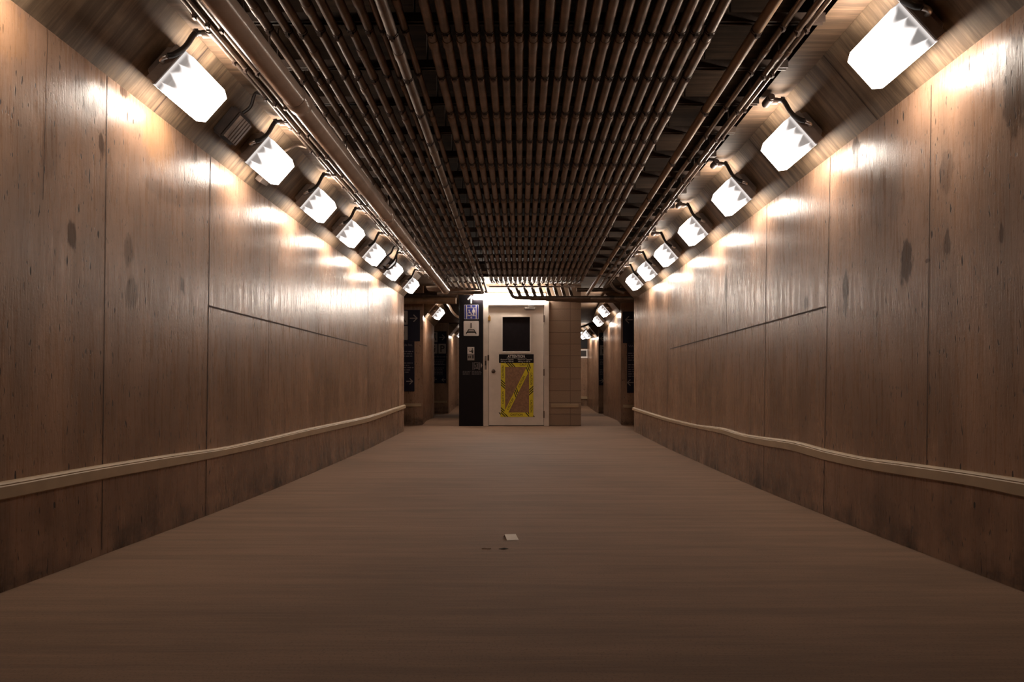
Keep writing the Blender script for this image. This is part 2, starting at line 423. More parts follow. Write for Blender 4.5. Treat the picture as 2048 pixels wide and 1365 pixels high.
def build_haunch(name, Xf, side, H):
    bm = bmesh.new(); L = math.hypot(CDX, CDZ)
    prof = [(Xf, H), (Xf + side*CDX*.5, H + CDZ*.5), (Xf + side*CDX, H + CDZ), (Xf - side*.3, H + CDZ), (Xf - side*.3, H)]
    sweep(bm, prof, YS, lambda y, x, h: (y, math.hypot(x - Xf, h - H)))
    # form joints across the haunch, one per bay
    uvl = bm.loops.layers.uv.verify()
    nrm = Vector((side*CDZ, 0, -CDX)).normalized() * .0016
    for y in [1.3 + 1.22 * i for i in range(9)]:
        vs = []
        for (x, h) in (prof[0], prof[2]):
            for d in (-.004, .004): vs.append(bm.verts.new(Vector((x, y + d, F(y + d) + h)) + nrm))
        f = bm.faces.new((vs[0], vs[1], vs[3], vs[2])); f.material_index = 1
    o = link(name, bm, [M['haunch'], M['joint']]); setp(o, kind='structure'); return o
build_haunch('trim_1', XL, 1, HL); build_haunch('trim_2', XR, -1, HR)
SL, SR = HL + CDZ, HR + CDZ               # soffit heights above floor
XLi, XRi = XL + CDX, XR - CDX             # inner edges of the haunches
RL, RR = XLi + .15, XRi - .15             # edges of the ceiling recess
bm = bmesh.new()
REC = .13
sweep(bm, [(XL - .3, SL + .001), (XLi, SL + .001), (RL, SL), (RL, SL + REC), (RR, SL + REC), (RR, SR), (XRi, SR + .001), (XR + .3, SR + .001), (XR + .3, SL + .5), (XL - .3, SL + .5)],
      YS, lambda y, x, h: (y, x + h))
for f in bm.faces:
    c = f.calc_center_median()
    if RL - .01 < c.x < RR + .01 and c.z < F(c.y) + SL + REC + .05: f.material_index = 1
# slab over the landing and the passages beyond
ys2 = frange(YE, 24.2, .4)
sweep(bm, [(-5, SL + .02), (5, SL + .02), (5, SL + .5), (-5, SL + .5)], ys2, lambda y, x, h: (y, x + h))
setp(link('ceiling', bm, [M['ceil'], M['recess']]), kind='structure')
bm = bmesh.new()
sweep(bm, [(-5, 0), (-1, 0), (1, 0), (5, 0), (5, -.3), (-5, -.3)], frange(-7, 24.2, .3), lambda y, x, h: (y, x))
setp(link('floor', bm, M['floor']), kind='structure')

# ---- walls beyond the landing
Y1, Y2, Y3 = 13.24, 20.3, 23.3
def slab_wall(name, a, b, H, mat, thick, joints=()):
    """vertical wall from plan point a to b, its visible face on that line, thickness pushed by vector thick"""
    bm = bmesh.new(); uvl = bm.loops.layers.uv.verify(); n = 6; a, b, t = Vector(a), Vector(b), Vector(thick)
    L = (b - a).length; rows = []
    for i in range(n + 1):
        p = a + (b - a) * (i / n); q = p + t
        rows.append([(p.x, p.y, F(p.y) - .05), (p.x, p.y, F(p.y) + H), (q.x, q.y, F(p.y) + H), (q.x, q.y, F(p.y) - .05)])
    V = [[bm.verts.new(c) for c in r] for r in rows]; key = {}
    for i, r in enumerate(V):
        for j, v in enumerate(r): key[v] = (L * i / n + a.x + a.y + (0, 0, .3, .3)[j], (-.05, H, H + .3, -.05)[j])
    fs = []
    for r, s in zip(V, V[1:]):
        for j in range(4): fs.append(bm.faces.new((r[j], r[(j+1) % 4], s[(j+1) % 4], s[j])))
    fs += [bm.faces.new(V[0][::-1]), bm.faces.new(V[-1])]
    for f in fs:
        for lp in f.loops: lp[uvl].uv = key[lp.vert]
    return setp(link(name, bm, mat), kind='structure')
HT = SL + .02
slab_wall('wall_left_landing', (-4.2, Y1, 0), (-1.745, Y1, 0), HT, M['wall_x'], (0, .12, 0))
slab_wall('wall_left_passage', (-1.745, Y1 + .121, 0), (-1.82, 15.6, 0), 1.92, M['wall_x'], (-.3, 0, 0))
slab_wall('wall_right_landing', (4.2, Y1, 0), (1.80, Y1, 0), HT, M['wall_x'], (0, .12, 0))
slab_wall('wall_right_passage', (1.80, Y1 + .121, 0), (2.04, 18.2, 0), 2.03, M['wall_x'], (.3, 0, 0))
slab_wall('wall_left_beyond', (-4.2, Y2, 0), (-1.975, Y2, 0), HT, M['wall_x'], (0, .12, 0))
slab_wall('wall_left_last', (-1.975, Y2 + .121, 0), (-2.0, Y3, 0), HL, M['wall_x'], (-.3, 0, 0))
slab_wall('wall_right_beyond', (4.2, Y2, 0), (2.14, Y2, 0), HT, M['wall_x'], (0, .12, 0))
slab_wall('wall_right_last', (2.14, Y2 + .121, 0), (2.10, Y3, 0), HR, M['wall_x'], (.3, 0, 0))
slab_wall('wall_end', (-3, Y3, 0), (3, Y3, 0), HT, M['wall_x'], (0, .2, 0))
def far_haunch(name, a, b, H, side):
    bm = bmesh.new(); uvl = bm.loops.layers.uv.verify(); V = []
    for i in range(5):
        p = Vector(a) + (Vector(b) - Vector(a)) * (i / 4); z = F(p.y)
        V.append([bm.verts.new(c) for c in ((p.x, p.y, z + H), (p.x + side*CDX, p.y, z + H + CDZ), (p.x - side*.3, p.y, z + H + CDZ), (p.x - side*.3, p.y, z + H))])
    fs = []
    for r, s in zip(V, V[1:]):
        for j in range(4): fs.append(bm.faces.new((r[j], r[(j+1) % 4], s[(j+1) % 4], s[j])))
    fs += [bm.faces.new(V[0][::-1]), bm.faces.new(V[-1])]
    for f in fs:
        for lp in f.loops: lp[uvl].uv = (lp.vert.co.y, lp.vert.co.x + lp.vert.co.z)
    return setp(link(name, bm, M['haunch']), kind='structure')
far_haunch('trim_3', (-1.745, Y1 + .125, 0), (-1.82, 15.6, 0), 1.92, 1)
far_haunch('trim_4', (1.80, Y1 + .125, 0), (2.04, 18.2, 0), 2.03, -1)
far_haunch('trim_5', (-1.975, Y2 + .125, 0), (-2.0, Y3, 0), HL, 1)
far_haunch('trim_6', (2.14, Y2 + .125, 0), (2.10, Y3, 0), HR, -1)

# ---- the blockwork room with the door
YD = 13.0
def D(x, y, Y=YD): p = at(x, y, Y); return p.x, p.z
BX0, BX1 = D(918, 800)[0], D(1162, 800)[0]
FX0, FX1 = D(966.5, 800)[0], D(1098, 800)[0]
bm = bmesh.new(); uvl = bm.loops.layers.uv.verify()
ztop = F(YD) + SL + .02
zdt = D(1000, 602)[1]
for (x0, x1, z0, z1) in ((BX0, FX0, -.02, ztop), (FX1, BX1, -.02, ztop), (FX0, FX1, zdt, ztop)):
    box(bm, (x0, YD, z0), (x1, YD + .2, z1))
box(bm, (BX0, YD + .2, -.3), (BX1, 16.5, ztop))
for f in bm.faces:
    for lp in f.loops:
        c = lp.vert.co; lp[uvl].uv = (c.x - .074 + (c.y - YD) if abs(f.normal.x) < .5 else c.y - YD + .2, c.z - .005 + .205*2)
setp(link('wall_block', bm, M['block']), kind='structure')

# ================================================================== DOOR
dx0, dx1 = D(978, 700)[0], D(1087, 700)[0]; dz1 = D(1000, 612)[1]; dz0 = .015
base = Vector(((dx0 + dx1)/2, YD, 0))
door = thing('door_1', base, None, None); setp(door, kind='structure')
door['label'] = 'white steel door with dark window and caution taped panel'
bm = bmesh.new()
fy0, fy1 = YD - .035, YD + .1
box(bm, (FX0 + .001, fy0, 0), (dx0 - .006, fy1, zdt), .004)
box(bm, (dx1 + .006, fy0, 0), (FX1 - .001, fy1, zdt), .004)
box(bm, (dx0 - .006, fy0, dz1 + .006), (dx1 + .006, fy1, zdt - .0005), .004)
fr = part('door_frame', bm, M['frame'], door, base)
bm = bmesh.new(); box(bm, (dx0 - .01, fy0 - .012, dz1 - .012), (dx1 + .012, fy0 + .03, dz1 + .018), .003)
subpart('weather_bar', bm, M['steel'], fr, base)
LY = YD - .012                                            # front face of the leaf
wx0, wz1 = D(1004.5, 634); wx1, wz0 = D(1060.5, 704)
bm = bmesh.new()
for (a, b, c, d) in ((dx0, wx0, dz0, dz1), (wx1, dx1, dz0, dz1), (wx0, wx1, dz0, wz0), (wx0, wx1, wz1, dz1)):
    box(bm, (a, LY, c), (b, LY + .045, d))
leaf = part('door_leaf', bm, M['door'], door, base)
bm = bmesh.new()
for (a, b, c, d) in ((wx0 - .02, wx0 + .006, wz0 - .02, wz1 + .02), (wx1 - .006, wx1 + .02, wz0 - .02, wz1 + .02), (wx0 + .006, wx1 - .006, wz0 - .02, wz0 + .006), (wx0 + .006, wx1 - .006, wz1 - .006, wz1 + .02)):
    box(bm, (a, LY - .012, c), (b, LY + .01, d), .003)
subpart('window_bead', bm, M['door'], leaf, base)
bm = bmesh.new(); box(bm, (wx0, LY + .008, wz0), (wx1, LY + .016, wz1)); o = subpart('window_pane', bm, M['glass'], leaf, base)
o['label'] = 'dark glass pane'
kx, kz = D(987, 743)
bm = bmesh.new()
tube(bm, [(kx, LY, kz), (kx, LY - .012, kz), (kx, LY - .013, kz), (kx, LY - .035, kz), (kx, LY - .045, kz), (kx, LY - .06, kz), (kx, LY - .072, kz), (kx, LY - .078, kz)], [.034, .033, .013, .013, .026, .031, .026, .012], 20)
o = subpart('door_knob', bm, M['bronze'], leaf, base, True); o['label'] = 'dark bronze door knob'
cx, cz = D(1060, 617.5)
bm = bmesh.new(); box(bm, (cx - .085, LY - .055, cz - .03), (cx + .085, LY, cz + .022), .012)
box(bm, (cx - .10, LY - .04, cz - .018), (cx - .085, LY - .005, cz + .02), .003); box(bm, (cx + .085, LY - .04, cz - .018), (cx + .10, LY - .005, cz + .02), .003)
cl = subpart('door_closer', bm, M['steel'], leaf, base, True); cl['label'] = 'grey hydraulic door closer'
bm = bmesh.new(); tube(bm, [(cx - .02, LY - .045, cz + .022), (cx - .03, LY - .05, cz + .05), (cx + .1, fy0 - .03, cz + .062)], .007, 8)
part('closer_arm', bm, M['steel'], door, base)
for y in (638, 745, 829):
    hx, hz = D(1087.5, y); bm = bmesh.new(); tube(bm, [(hx + .002, fy0 - .006, hz - .06), (hx + .002, fy0 - .006, hz + .06)], .009, 10)
    part('hinge', bm, M['bronze'], door, base, True)
hx, hz = D(978.5, 637); bm = bmesh.new(); box(bm, (hx - .02, LY - .03, hz - .045), (hx + .024, LY, hz + .03), .004); tube(bm, [(hx, LY - .012, hz + .028), (hx, LY - .012, hz + .055)], .009, 10)
o = part('surface_latch', bm, M['brass'], door, base); o['label'] = 'small brass surface latch'
hx, hz = D(976.8, 716); bm = bmesh.new(); box(bm, (hx - .012, fy0 - .012, hz - .05), (hx + .014, fy0, hz + .05), .003); part('latch_guard', bm, M['bronze'], door, base)
hx, hz = D(971.5, 726); bm = bmesh.new(); box(bm, (hx - .017, fy0 - .006, hz - .12), (hx + .017, fy0, hz + .12), .002)
sp = part('strike_plate', bm, M['steel'], door, base)
bm = bmesh.new(); box(bm, (hx - .010, fy0 - .008, hz - .045), (hx + .010, fy0 - .006, hz + .035)); subpart('bolt_slot', bm, M['ink'], sp, base)

# ---- notice, board and tapes stuck on the door
x0, z1 = D(1011 - 2, 732); x1, z0 = D(1058.4 + 2, 828)
bm = bmesh.new(); box(bm, (x0, LY - .007, z0), (x1, LY - .0002, z1))
setp(link('hardboard_panel', bm, M['board'], None, (0, 0, 0)), 'brown hardboard panel behind yellow tape on lower half of white door', 'panel')
def tape(label, a, b, width, texts, stripes, lift, lean=1):
    (ax, az), (bx_, bz) = D(*a), D(*b); L = math.hypot(bx_ - ax, bz - az); ang = math.atan2(bz - az, bx_ - ax)
    base = Vector(((ax + bx_)/2, LY - .008 - lift, (az + bz)/2))
    t = thing('caution_tape', base, label, 'tape', 'yellow caution tape strips on the door')
    P = Plane(LY - .0075 - lift, ax, az, ang); w = width / 2
    bm = bmesh.new(); P.rect(bm, 0, -w, L, w, .0006); part('tape_strip', bm, M['tape'], t, base)
    bm = bmesh.new()
    for u in texts: P.text(bm, 'CAUTION', .052, u * L, 0, .0004, .0007, 'CENTER', .215, .0006)
    part('lettering', bm, M['ink'], t, base)
    bm = bmesh.new()
    for u in stripes:
        for k in (-1, 0, 1):
            c = u * L + k * .042; d = .034 * lean
            P.poly(bm, [(c - .011 - d, -w + .001), (c + .011 - d, -w + .001), (c + .011 + d, w - .001), (c - .011 + d, w - .001)], .0004, .0007)
    part('hazard_striping', bm, M['ink'], t, base)
tape('horizontal strip of yellow caution tape under the attention notice', (1001.5, 730), (1067, 730), .074, [.77], [.30], .000, -1)
tape('horizontal strip of yellow caution tape along the bottom of the board', (1001, 829.8), (1066.5, 829.8), .078, [.49], [.09, .9], .0015, -1)
tape('left upright strip of yellow caution tape beside the door knob', (1006, 834), (1006, 727), .075, [.36, .84], [.09, .61], .003, 1)
tape('right upright strip of yellow caution tape on the hinge side', (1062.4, 727), (1062.4, 834), .075, [.29, .80], [.51], .003, -1)
tape('diagonal strip of yellow caution tape crossing the brown board', (1011, 828), (1059.5, 731), .072, [.20, .66], [.44, .945], .0045, 1)
x0, z1 = D(998, 709); x1, z0 = D(1067.3, 726.3)
base = Vector(((x0 + x1)/2, LY - .002, (z0 + z1)/2))
nt = thing('attention_notice', base, 'black attention notice with white lettering below the door window', 'sign')
P = Plane(LY - .0085, base.x, base.z); hw, hh = (x1 - x0)/2, (z1 - z0)/2
bm = bmesh.new(); P.rrect(bm, -hw, -hh, hw, hh, .006, .002); part('backing', bm, M['panel'], nt, base)
bm = bmesh.new(); P.text(bm, 'ATTENTION', .062, 0, .038, .0006, .0021, 'CENTER', .30, .0008)
P.line(bm, [(-.17, .008), (.17, .008)], .004, .0006, .0021)
P.text(bm, 'Maximum Capacity', .033, -hw*.53, -.018, .0006, .0021, 'CENTER', .225); P.text(bm, '250 kg or 550 lbs', .033, -hw*.53, -.052, .0006, .0021, 'CENTER', .225)
P.text(bm, 'Maximum Capacité', .033, hw*.50, -.018, .0006, .0021, 'CENTER', .25); P.text(bm, '250 kg ou 550 lb', .033, hw*.45, -.052, .0006, .0021, 'CENTER', .215)
part('lettering', bm, M['white'], nt, base)

# ---- fluorescent fixture over the door
lx0, lz1 = D(946, 586.5, 12.9); lx1, lz0 = D(1092, 600.5, 12.9)
base = Vector(((lx0 + lx1)/2, YD, (lz0 + lz1)/2))
fl = thing('fluorescent_light', base, 'long white fluorescent light glowing above the white door', 'light')
bm = bmesh.new(); box(bm, (lx0 + .01, YD - .03, lz0 + .0), (lx1 - .01, YD, lz1), .003); part('light_base', bm, M['frame'], fl, base)
bm = bmesh.new(); prism(bm, [(lx0 + .012, YD - .03, lz0 + .004), (lx0 + .012, YD - .085, lz0 + .02), (lx0 + .012, YD - .1, lz0 + .06), (lx0 + .012, YD - .085, lz1 - .02), (lx0 + .012, YD - .03, lz1 - .004)], (lx1 - lx0 - .024, 0, 0))
part('wrap_lens', bm, M['tube'], fl, base)
for x in (lx0, lx1 - .012):
    bm = bmesh.new(); box(bm, (x, YD - .034, lz0), (x + .012, YD, lz1), .003); part('end_cap', bm, M['frame'], fl, base)

# ---- dark sign column left of the door
YC = YD - .04
x0, zt = D(918, 590, YC); x1, _ = D(966, 590, YC)
base = Vector(((x0 + x1)/2, YC, 0))
sc_ = thing('sign_column', base, 'tall black sign panel with lift pictogram left of white door', 'sign')
bm = bmesh.new(); box(bm, (x0, YC, 0), (x1 - .002, YD - .0005, zt), .003); part('backing', bm, M['panel'], sc_, base)
def sgn(x, y): return D(x, y, YC)
P = Plane(YC - .0003)
bm = bmesh.new(); u, v = sgn(942.5, 599.5); P.arrow(bm, u, v, .125, PI/2, .024); part('up_arrow', bm, M['white'], sc_, base)
u0, v1 = sgn(928.3, 609.8); u1, v0 = sgn(957.3, 639)
bm = bmesh.new(); P.rrect(bm, u0, v0, u1, v1, .01, .003); lift = part('lift_tile', bm, M['blue'], sc_, base)
bm = bmesh.new(); L = .0033; W, H = u1 - u0, v1 - v0; q = lambda a, b: (u0 + a*W, v0 + b*H)
e = .008
for a, b in (((.015, .015), (.985, .015)), ((.985, .015), (.985, .985)), ((.985, .985), (.015, .985)), ((.015, .985), (.015, .015))): P.line(bm, [q(*a), q(*b)], .005, .0008, L)
P.line(bm, [q(.17, .05), q(.17, .95)], .014, .0008, L); P.line(bm, [q(.83, .05), q(.83, .95)], .014, .0008, L)
P.line(bm, [q(.2, .79), q(.8, .79)], .007, .0008, L); P.line(bm, [q(.2, .24), q(.8, .24)], .007, .0008, L)
P.arrow(bm, *q(.49, .885), .03, PI/2, .007, .0008, L); P.arrow(bm, *q(.49, .13), .03, -PI/2, .007, .0008, L)
P.disc(bm, *q(.655, .70), .014, .0008, L)                                       # standing figure
P.poly(bm, [q(.57, .645), q(.74, .645), q(.76, .46), q(.72, .45), q(.70, .53), q(.70, .26), q(.665, .26), q(.655, .43), q(.645, .26), q(.61, .26), q(.61, .53), q(.59, .45), q(.55, .46)], .0008, L)
P.disc(bm, *q(.345, .61), .012, .0008, L)                                       # figure in a wheelchair
P.line(bm, [q(.345, .56), q(.36, .43), q(.46, .43), q(.52, .31), q(.56, .32)], .012, .0008, L)
P.line(bm, [q(.35, .50), q(.44, .49)], .008, .0008, L)
P.line(bm, [q(.36 + .12*math.cos(a), .37 + .11*math.sin(a)) for a in [math.radians(120 + 21*k) for k in range(11)]], .008, .0008, L)
subpart('lift_pictogram', bm, M['white'], lift, base)
u0, v1 = sgn(927.3, 642.3); u1, v0 = sgn(957.6, 672.3); W, H = u1 - u0, v1 - v0
bm = bmesh.new(); P.rrect(bm, u0, v0, u1, v1, .014, .003); tr = part('platform_tile', bm, M['white'], sc_, base)
bm = bmesh.new(); P.text(bm, '1', .125, *q(.49, .67), .0008, L, 'CENTER', None, .003)
P.line(bm, [q(.33, .43), q(.17, .13)], .014, .0008, L); P.line(bm, [q(.67, .43), q(.83, .13)], .014, .0008, L)
P.line(bm, [q(.33, .43), q(.67, .43)], .014, .0008, L); P.line(bm, [q(.27, .32), q(.73, .32)], .016, .0008, L); P.line(bm, [q(.19, .235), q(.81, .235)], .018, .0008, L)
subpart('track_symbol', bm, M['ink'], tr, base)
u0, v1 = sgn(934.8, 694.5); u1, v0 = sgn(948.6, 708); W, H = u1 - u0, v1 - v0
bm = bmesh.new(); P.rect(bm, u0, v0, u1, v1, .002); pt = part('person_tile', bm, M['white'], sc_, base)
bm = bmesh.new(); P.disc(bm, *q(.72, .70), .013, .0008, .0024); P.poly(bm, [q(.58, .55), q(.86, .55), q(.86, .08), q(.62, .08), q(.6, .3), q(.25, .3), q(.25, .38), q(.55, .42)], .0008, .0024)
P.line(bm, [q(.2, .62), q(.3, .45)], .006, .0008, .0024); P.line(bm, [q(.35, .8), q(.38, .68)], .005, .0008, .0024)
subpart('pictogram', bm, M['ink'], pt, base)
u0, v1 = sgn(934.8, 708.6); u1, v0 = sgn(948.8, 721.3); W, H = u1 - u0, v1 - v0
bm = bmesh.new(); P.rect(bm, u0, v0, u1, v1, .002); gt = part('grey_tile', bm, M['grey'], sc_, base)
bm = bmesh.new(); P.rect(bm, *q(.12, .35), *q(.28, .75), .0008, .0024); P.rect(bm, *q(.36, .35), *q(.5, .75), .0008, .0024); P.rect(bm, *q(.68, .3), *q(.9, .85), .0008, .0024); subpart('pictogram', bm, M['ink'], gt, base)
u0, v1 = sgn(945, 725.2); u1, v0 = sgn(960.3, 740.5); W, H = u1 - u0, v1 - v0
bm = bmesh.new()
P.line(bm, [q(.05, .03), q(.05, .97)], .010, .0008); P.line(bm, [q(.95, .03), q(.95, .97)], .010, .0008); P.line(bm, [q(.22, .03), q(.22, .97)], .006, .0008); P.line(bm, [q(.78, .03), q(.78, .97)], .006, .0008)
P.line(bm, [q(.22, .95), q(.78, .95)], .006, .0008); P.line(bm, [q(.22, .2), q(.78, .2)], .006, .0008)
P.disc(bm, *q(.62, .75), .010, .0008); P.line(bm, [q(.62, .65), q(.62, .25)], .014, .0008); P.disc(bm, *q(.37, .62), .009, .0008); P.line(bm, [q(.37, .55), q(.38, .4), q(.5, .3)], .010, .0008)
part('small_lift_pictogram', bm, M['dim'], sc_, base)
bm = bmesh.new(); u, v = sgn(963.3, 731.5); P.poly(bm, [(u - .012, v - .05), (u + .013, v), (u - .012, v + .05), (u - .018, v)], .0008); part('side_arrow', bm, M['grey'], sc_, base)
bm = bmesh.new()
for k, y in enumerate((743.2, 746, 748.6)):
    for xa, xb in ((925.5, 941 - k), (943.5, 964 - 2*((k+1) % 2))):
        ua, va = sgn(xa, y); ub, _ = sgn(xb, y); x = ua
        while x < ub:
            wl = random.uniform(.025, .05); P.rect(bm, x, va - .004, min(x + wl, ub), va + .004, .0006); x += wl + .008
part('small_print', bm, M['dim'], sc_, base)

# ---- wayfinding signs on the walls beyond
def text_lines(P, bm, u0, u1, v, n, gap, h, rag=.25):
    for i in range(n):
        end = u1 - random.random() * rag * (u1 - u0); x = u0
        while x < end - .01:
            w = random.uniform(.03, .075); P.rect(bm, x, v - i*gap - h/2, min(x + w, end), v - i*gap + h/2, .0008); x += w + .014
def wall_sign(label, Y, px, panels, tiles, arrows, words, lines):
    c = at(px[0], px[1], Y); base = Vector((c.x, Y, c.z))
    t = thing('wayfinding_sign', base, label, 'sign', 'navy wayfinding signs in the passages')
    g = lambda x, y: (at(x, y, Y).x, at(x, y, Y).z)
    for nm, (xa, ya, xb, yb) in panels:
        bm = bmesh.new(); (a, d), (b, c_) = g(xa, ya), g(xb, yb); box(bm, (a, Y - .02, c_), (b, Y - .0005, d), .002); part(nm, bm, M['navy'], t, base)
    P = Plane(Y - .0203)
    for (xa, ya, xb, yb, ic) in tiles:
        (a, d), (b, c_) = g(xa, ya), g(xb, yb); bm = bmesh.new(); P.rrect(bm, a, c_, b, d, .012, .002); pp = part('icon_tile', bm, M['grey'], t, base)
        bm = bmesh.new(); w, h = b - a, d - c_
        if ic == 'P': P.text(bm, 'P', h * .95, (a + b)/2, (c_ + d)/2 - .01, .0008, .0022, 'CENTER', None, .004)
        elif ic == 'w':
            P.disc(bm, a + w*.6, d - h*.2, h*.08, .0008, .0022); P.line(bm, [(a + w*.6, d - h*.3), (a + w*.6, c_ + h*.45), (a + w*.78, c_ + h*.2)], h*.09, .0008, .0022)
        else:
            P.disc(bm, a + w*.5, d - h*.25, h*.1, .0008, .0022); P.poly(bm, [(a + w*.3, d - h*.4), (a + w*.7, d - h*.4), (a + w*.62, c_ + h*.12), (a + w*.38, c_ + h*.12)], .0008, .0022)
        subpart('pictogram', bm, M['ink'], pp, base)
    for (x, y, s, ang) in arrows:
        bm = bmesh.new(); u, v = g(x, y); P.arrow(bm, u, v, s, ang, s * .14); part('arrow', bm, M['grey'], t, base)
    for (s, x, y, h, al) in words:
        bm = bmesh.new(); u, v = g(x, y); P.text(bm, s, h, u, v, .0008, 0, al); part('lettering', bm, M['dim'], t, base)
    if lines:
        bm = bmesh.new()
        for (xa, xb, y, n, gap, h) in lines:
            (a, v), (b, _) = g(xa, y), g(xb, y); text_lines(P, bm, a, b, v, n, gap, h)
        part('small_print', bm, M['dim'], t, base)
wall_sign('navy wayfinding sign with right arrows on the wall at the left of the landing', Y1, (815, 700),
          [('upper_panel', (782, 620.3, 840, 683)), ('lower_panel', (785, 683.3, 829, 783))],
          [(795, 622, 815.6, 650, 'w'), (795, 652.5, 815.6, 680.5, 'f')],
          [(827.5, 637, .125, 0), (819.5, 763, .11, 0)],
          [('VIA Rail Canada Inc.', 826, 690.3, .058, 'RIGHT')], [(790, 828, 703.5, 3, .041, .013), (790, 828, 726.5, 5, .041, .013)])
wall_sign('navy wayfinding sign with left arrows on the wall at the right of the landing', Y1, (1270, 700),
          [('upper_panel', (1245.5, 623.6, 1300, 686.6)), ('lower_panel', (1254, 687, 1297, 786))],
          [], [(1257.5, 640, .125, PI), (1260.5, 765.5, .11, PI)],
          [('VIA Rail Canada Inc.', 1256.5, 693, .062, 'LEFT')], [(1256, 1292, 707, 4, .041, .013), (1256, 1292, 730, 6, .041, .013)])
wall_sign('small navy parking sign down the left passage, past the black sign panel', Y2, (880, 715),
          [('upper_panel', (862, 663, 893.5, 708.5)), ('lower_panel', (862, 708.8, 893, 767))],
          [(862, 664.5, 875, 685, 'w'), (862, 688, 875, 707.5, 'f'), (877, 688, 892, 707.5, 'P')],
          [(884.5, 675, .15, 0), (887.5, 760, .10, PI), (870, 759, .10, PI)], [('VIA Rail Canada Inc.', 882, 714, .05, 'CENTER')],
          [(868, 891, 720.5, 4, .041, .013), (868, 891, 736.5, 5, .041, .013)])
wall_sign('small navy sign seen edge on down the right passage', Y2, (1203, 718),
          [('upper_panel', (1198, 666, 1228, 711)), ('lower_panel', (1197.5, 711.3, 1228, 771))],
          [(1199.5, 691, 1214, 711, 'f')], [(1206, 677.5, .15, PI), (1203, 762, .11, 0)], [], [(1199.5, 1225, 720, 4, .041, .013), (1199.5, 1225, 740, 4, .041, .013)])
def framed(label, x0, y0, x1, y1, Y):
    a, b = at(x0, y1, Y), at(x1, y0, Y); base = Vector(((a.x + b.x)/2, Y, (a.z + b.z)/2))
    t = thing('framed_notice', base, label, 'notice')
    bm = bmesh.new(); box(bm, (a.x, Y - .025, a.z), (b.x, Y - .0005, b.z), .004); part('frame', bm, M['white'], t, base)
    P = Plane(Y - .0253); bm = bmesh.new(); w, h = b.x - a.x, b.z - a.z; P.rect(bm, a.x + w*.18, a.z + h*.2, b.x - w*.18, b.z - h*.15, .001); pr = part('print', bm, M['ink'], t, base)
framed('white framed notice on the end wall of the right passage', 1158, 699, 1176, 717, Y3)
bm = bmesh.new(); a, b = at(1156, 697.5, Y3), at(1177, 678.5, Y3); box(bm, (a.x, Y3 - .03, a.z), (b.x, Y3 - .0005, b.z), .004)
setp(link('dark_notice_board', bm, M['panel']), 'plain dark board above the framed notice on the end wall', 'notice')

# ================================================================== BUMPER RAILS
def interp(pts, x):
    if x <= pts[0][0]: (x0, y0), (x1, y1) = pts[0], pts[1]
    elif x >= pts[-1][0]: (x0, y0), (x1, y1) = pts[-2], pts[-1]
    else:
        for (x0, y0), (x1, y1) in zip(pts, pts[1:]):
            if x <= x1: break
    return y0 + (y1 - y0) * (x - x0) / (x1 - x0)
def rail(label, Xf, side, fn, top, bot):
    T = sorted((fn(*p)[0], fn(*p)[1] - F(fn(*p)[0])) for p in top); B = sorted((fn(*p)[0], fn(*p)[1] - F(fn(*p)[0])) for p in bot)
    ys = frange(-3, YE, .12); Ymin = max(T[0][0], B[0][0]); base = Vector((Xf, 5, F(5) + .36))
    rows = []
    for y in ys:
        yy = max(y, Ymin)
        hs = [interp(T, yy + d) for d in (-.12, 0, .12)]; hb = [interp(B, yy + d) for d in (-.12, 0, .12)]
        rows.append((y, sum(hs)/3, sum(hb)/3))
    t = thing('bumper_rail', base, label, 'rail', 'cream bumper rails along the walls')
    def strip(prof):
        bm = bmesh.new(); V = []
        for y, zt, zb in rows:
            h = zt - zb; V.append([bm.verts.new((Xf + side*dx, y, F(y) + zb + h*k)) for dx, k in prof])
        n = len(prof)
        for r, s in zip(V, V[1:]):
            for j in range(n): bm.faces.new((r[j], r[(j+1) % n], s[(j+1) % n], s[j]))
        bm.faces.new(V[0][::-1]); bm.faces.new(V[-1]); return bm
    part('rail_face', strip([(.0005, .0), (.024, .02), (.030, .1), (.030, .74), (.026, .8), (.0005, .8)]), M['rail'], t, base, True)
    part('top_lip', strip([(.0005, .80), (.023, .805), (.025, .86), (.018, .95), (.010, 1.0), (.0005, 1.0)]), M['rail'], t, base, True)
rail('long cream bumper rail running low along the left wall', XL, 1, on_left,
     [(0, 964), (200, 930), (344, 908), (440, 896), (600.6, 860), (737, 832), (801, 812)], [(0, 1000), (216, 956), (360, 930), (480, 904), (600, 876), (737, 844), (805, 818)])
rail('long wavy cream bumper rail running low along the right wall', XR, -1, on_right,
     [(1268, 815), (1333, 835), (1394.7, 850), (1448.5, 856), (1491, 869), (1568, 879), (1606, 885), (1648.6, 898), (1741, 917), (1799, 923), (1914, 938.6), (2048, 958)],
     [(1268, 821), (1333, 842), (1391, 856), (1452, 869), (1483, 881), (1529, 892), (1591, 902), (1645, 919), (1741, 940.5), (1837, 956), (1953, 973), (2048, 994)])
def short_rail(label, x0, x1, ya, yb, Y):
    a, b = at(x0, yb, Y), at(x1, ya, Y); base = Vector(((a.x + b.x)/2, Y, a.z)); t = thing('bumper_rail', base, label, 'rail', 'short cream bumper rails beyond the tunnel')
    h = b.z - a.z
    bm = bmesh.new(); box(bm, (a.x, Y - .03, a.z), (b.x, Y - .0005, a.z + h*.8), .005); part('rail_face', bm, M['rail'], t, base)
    bm = bmesh.new(); box(bm, (a.x, Y - .02, a.z + h*.81), (b.x, Y - .0005, b.z), .004); part('top_lip', bm, M['rail'], t, base)
short_rail('short cream bumper rail on the block wall right of the door', 1102, 1157, 808, 815.5, YD)
short_rail('short cream bumper rail below the left landing sign', 780, 843, 807.5, 813.5, Y1)
short_rail('short cream bumper rail below the right landing sign', 1246, 1300, 810, 816, Y1)
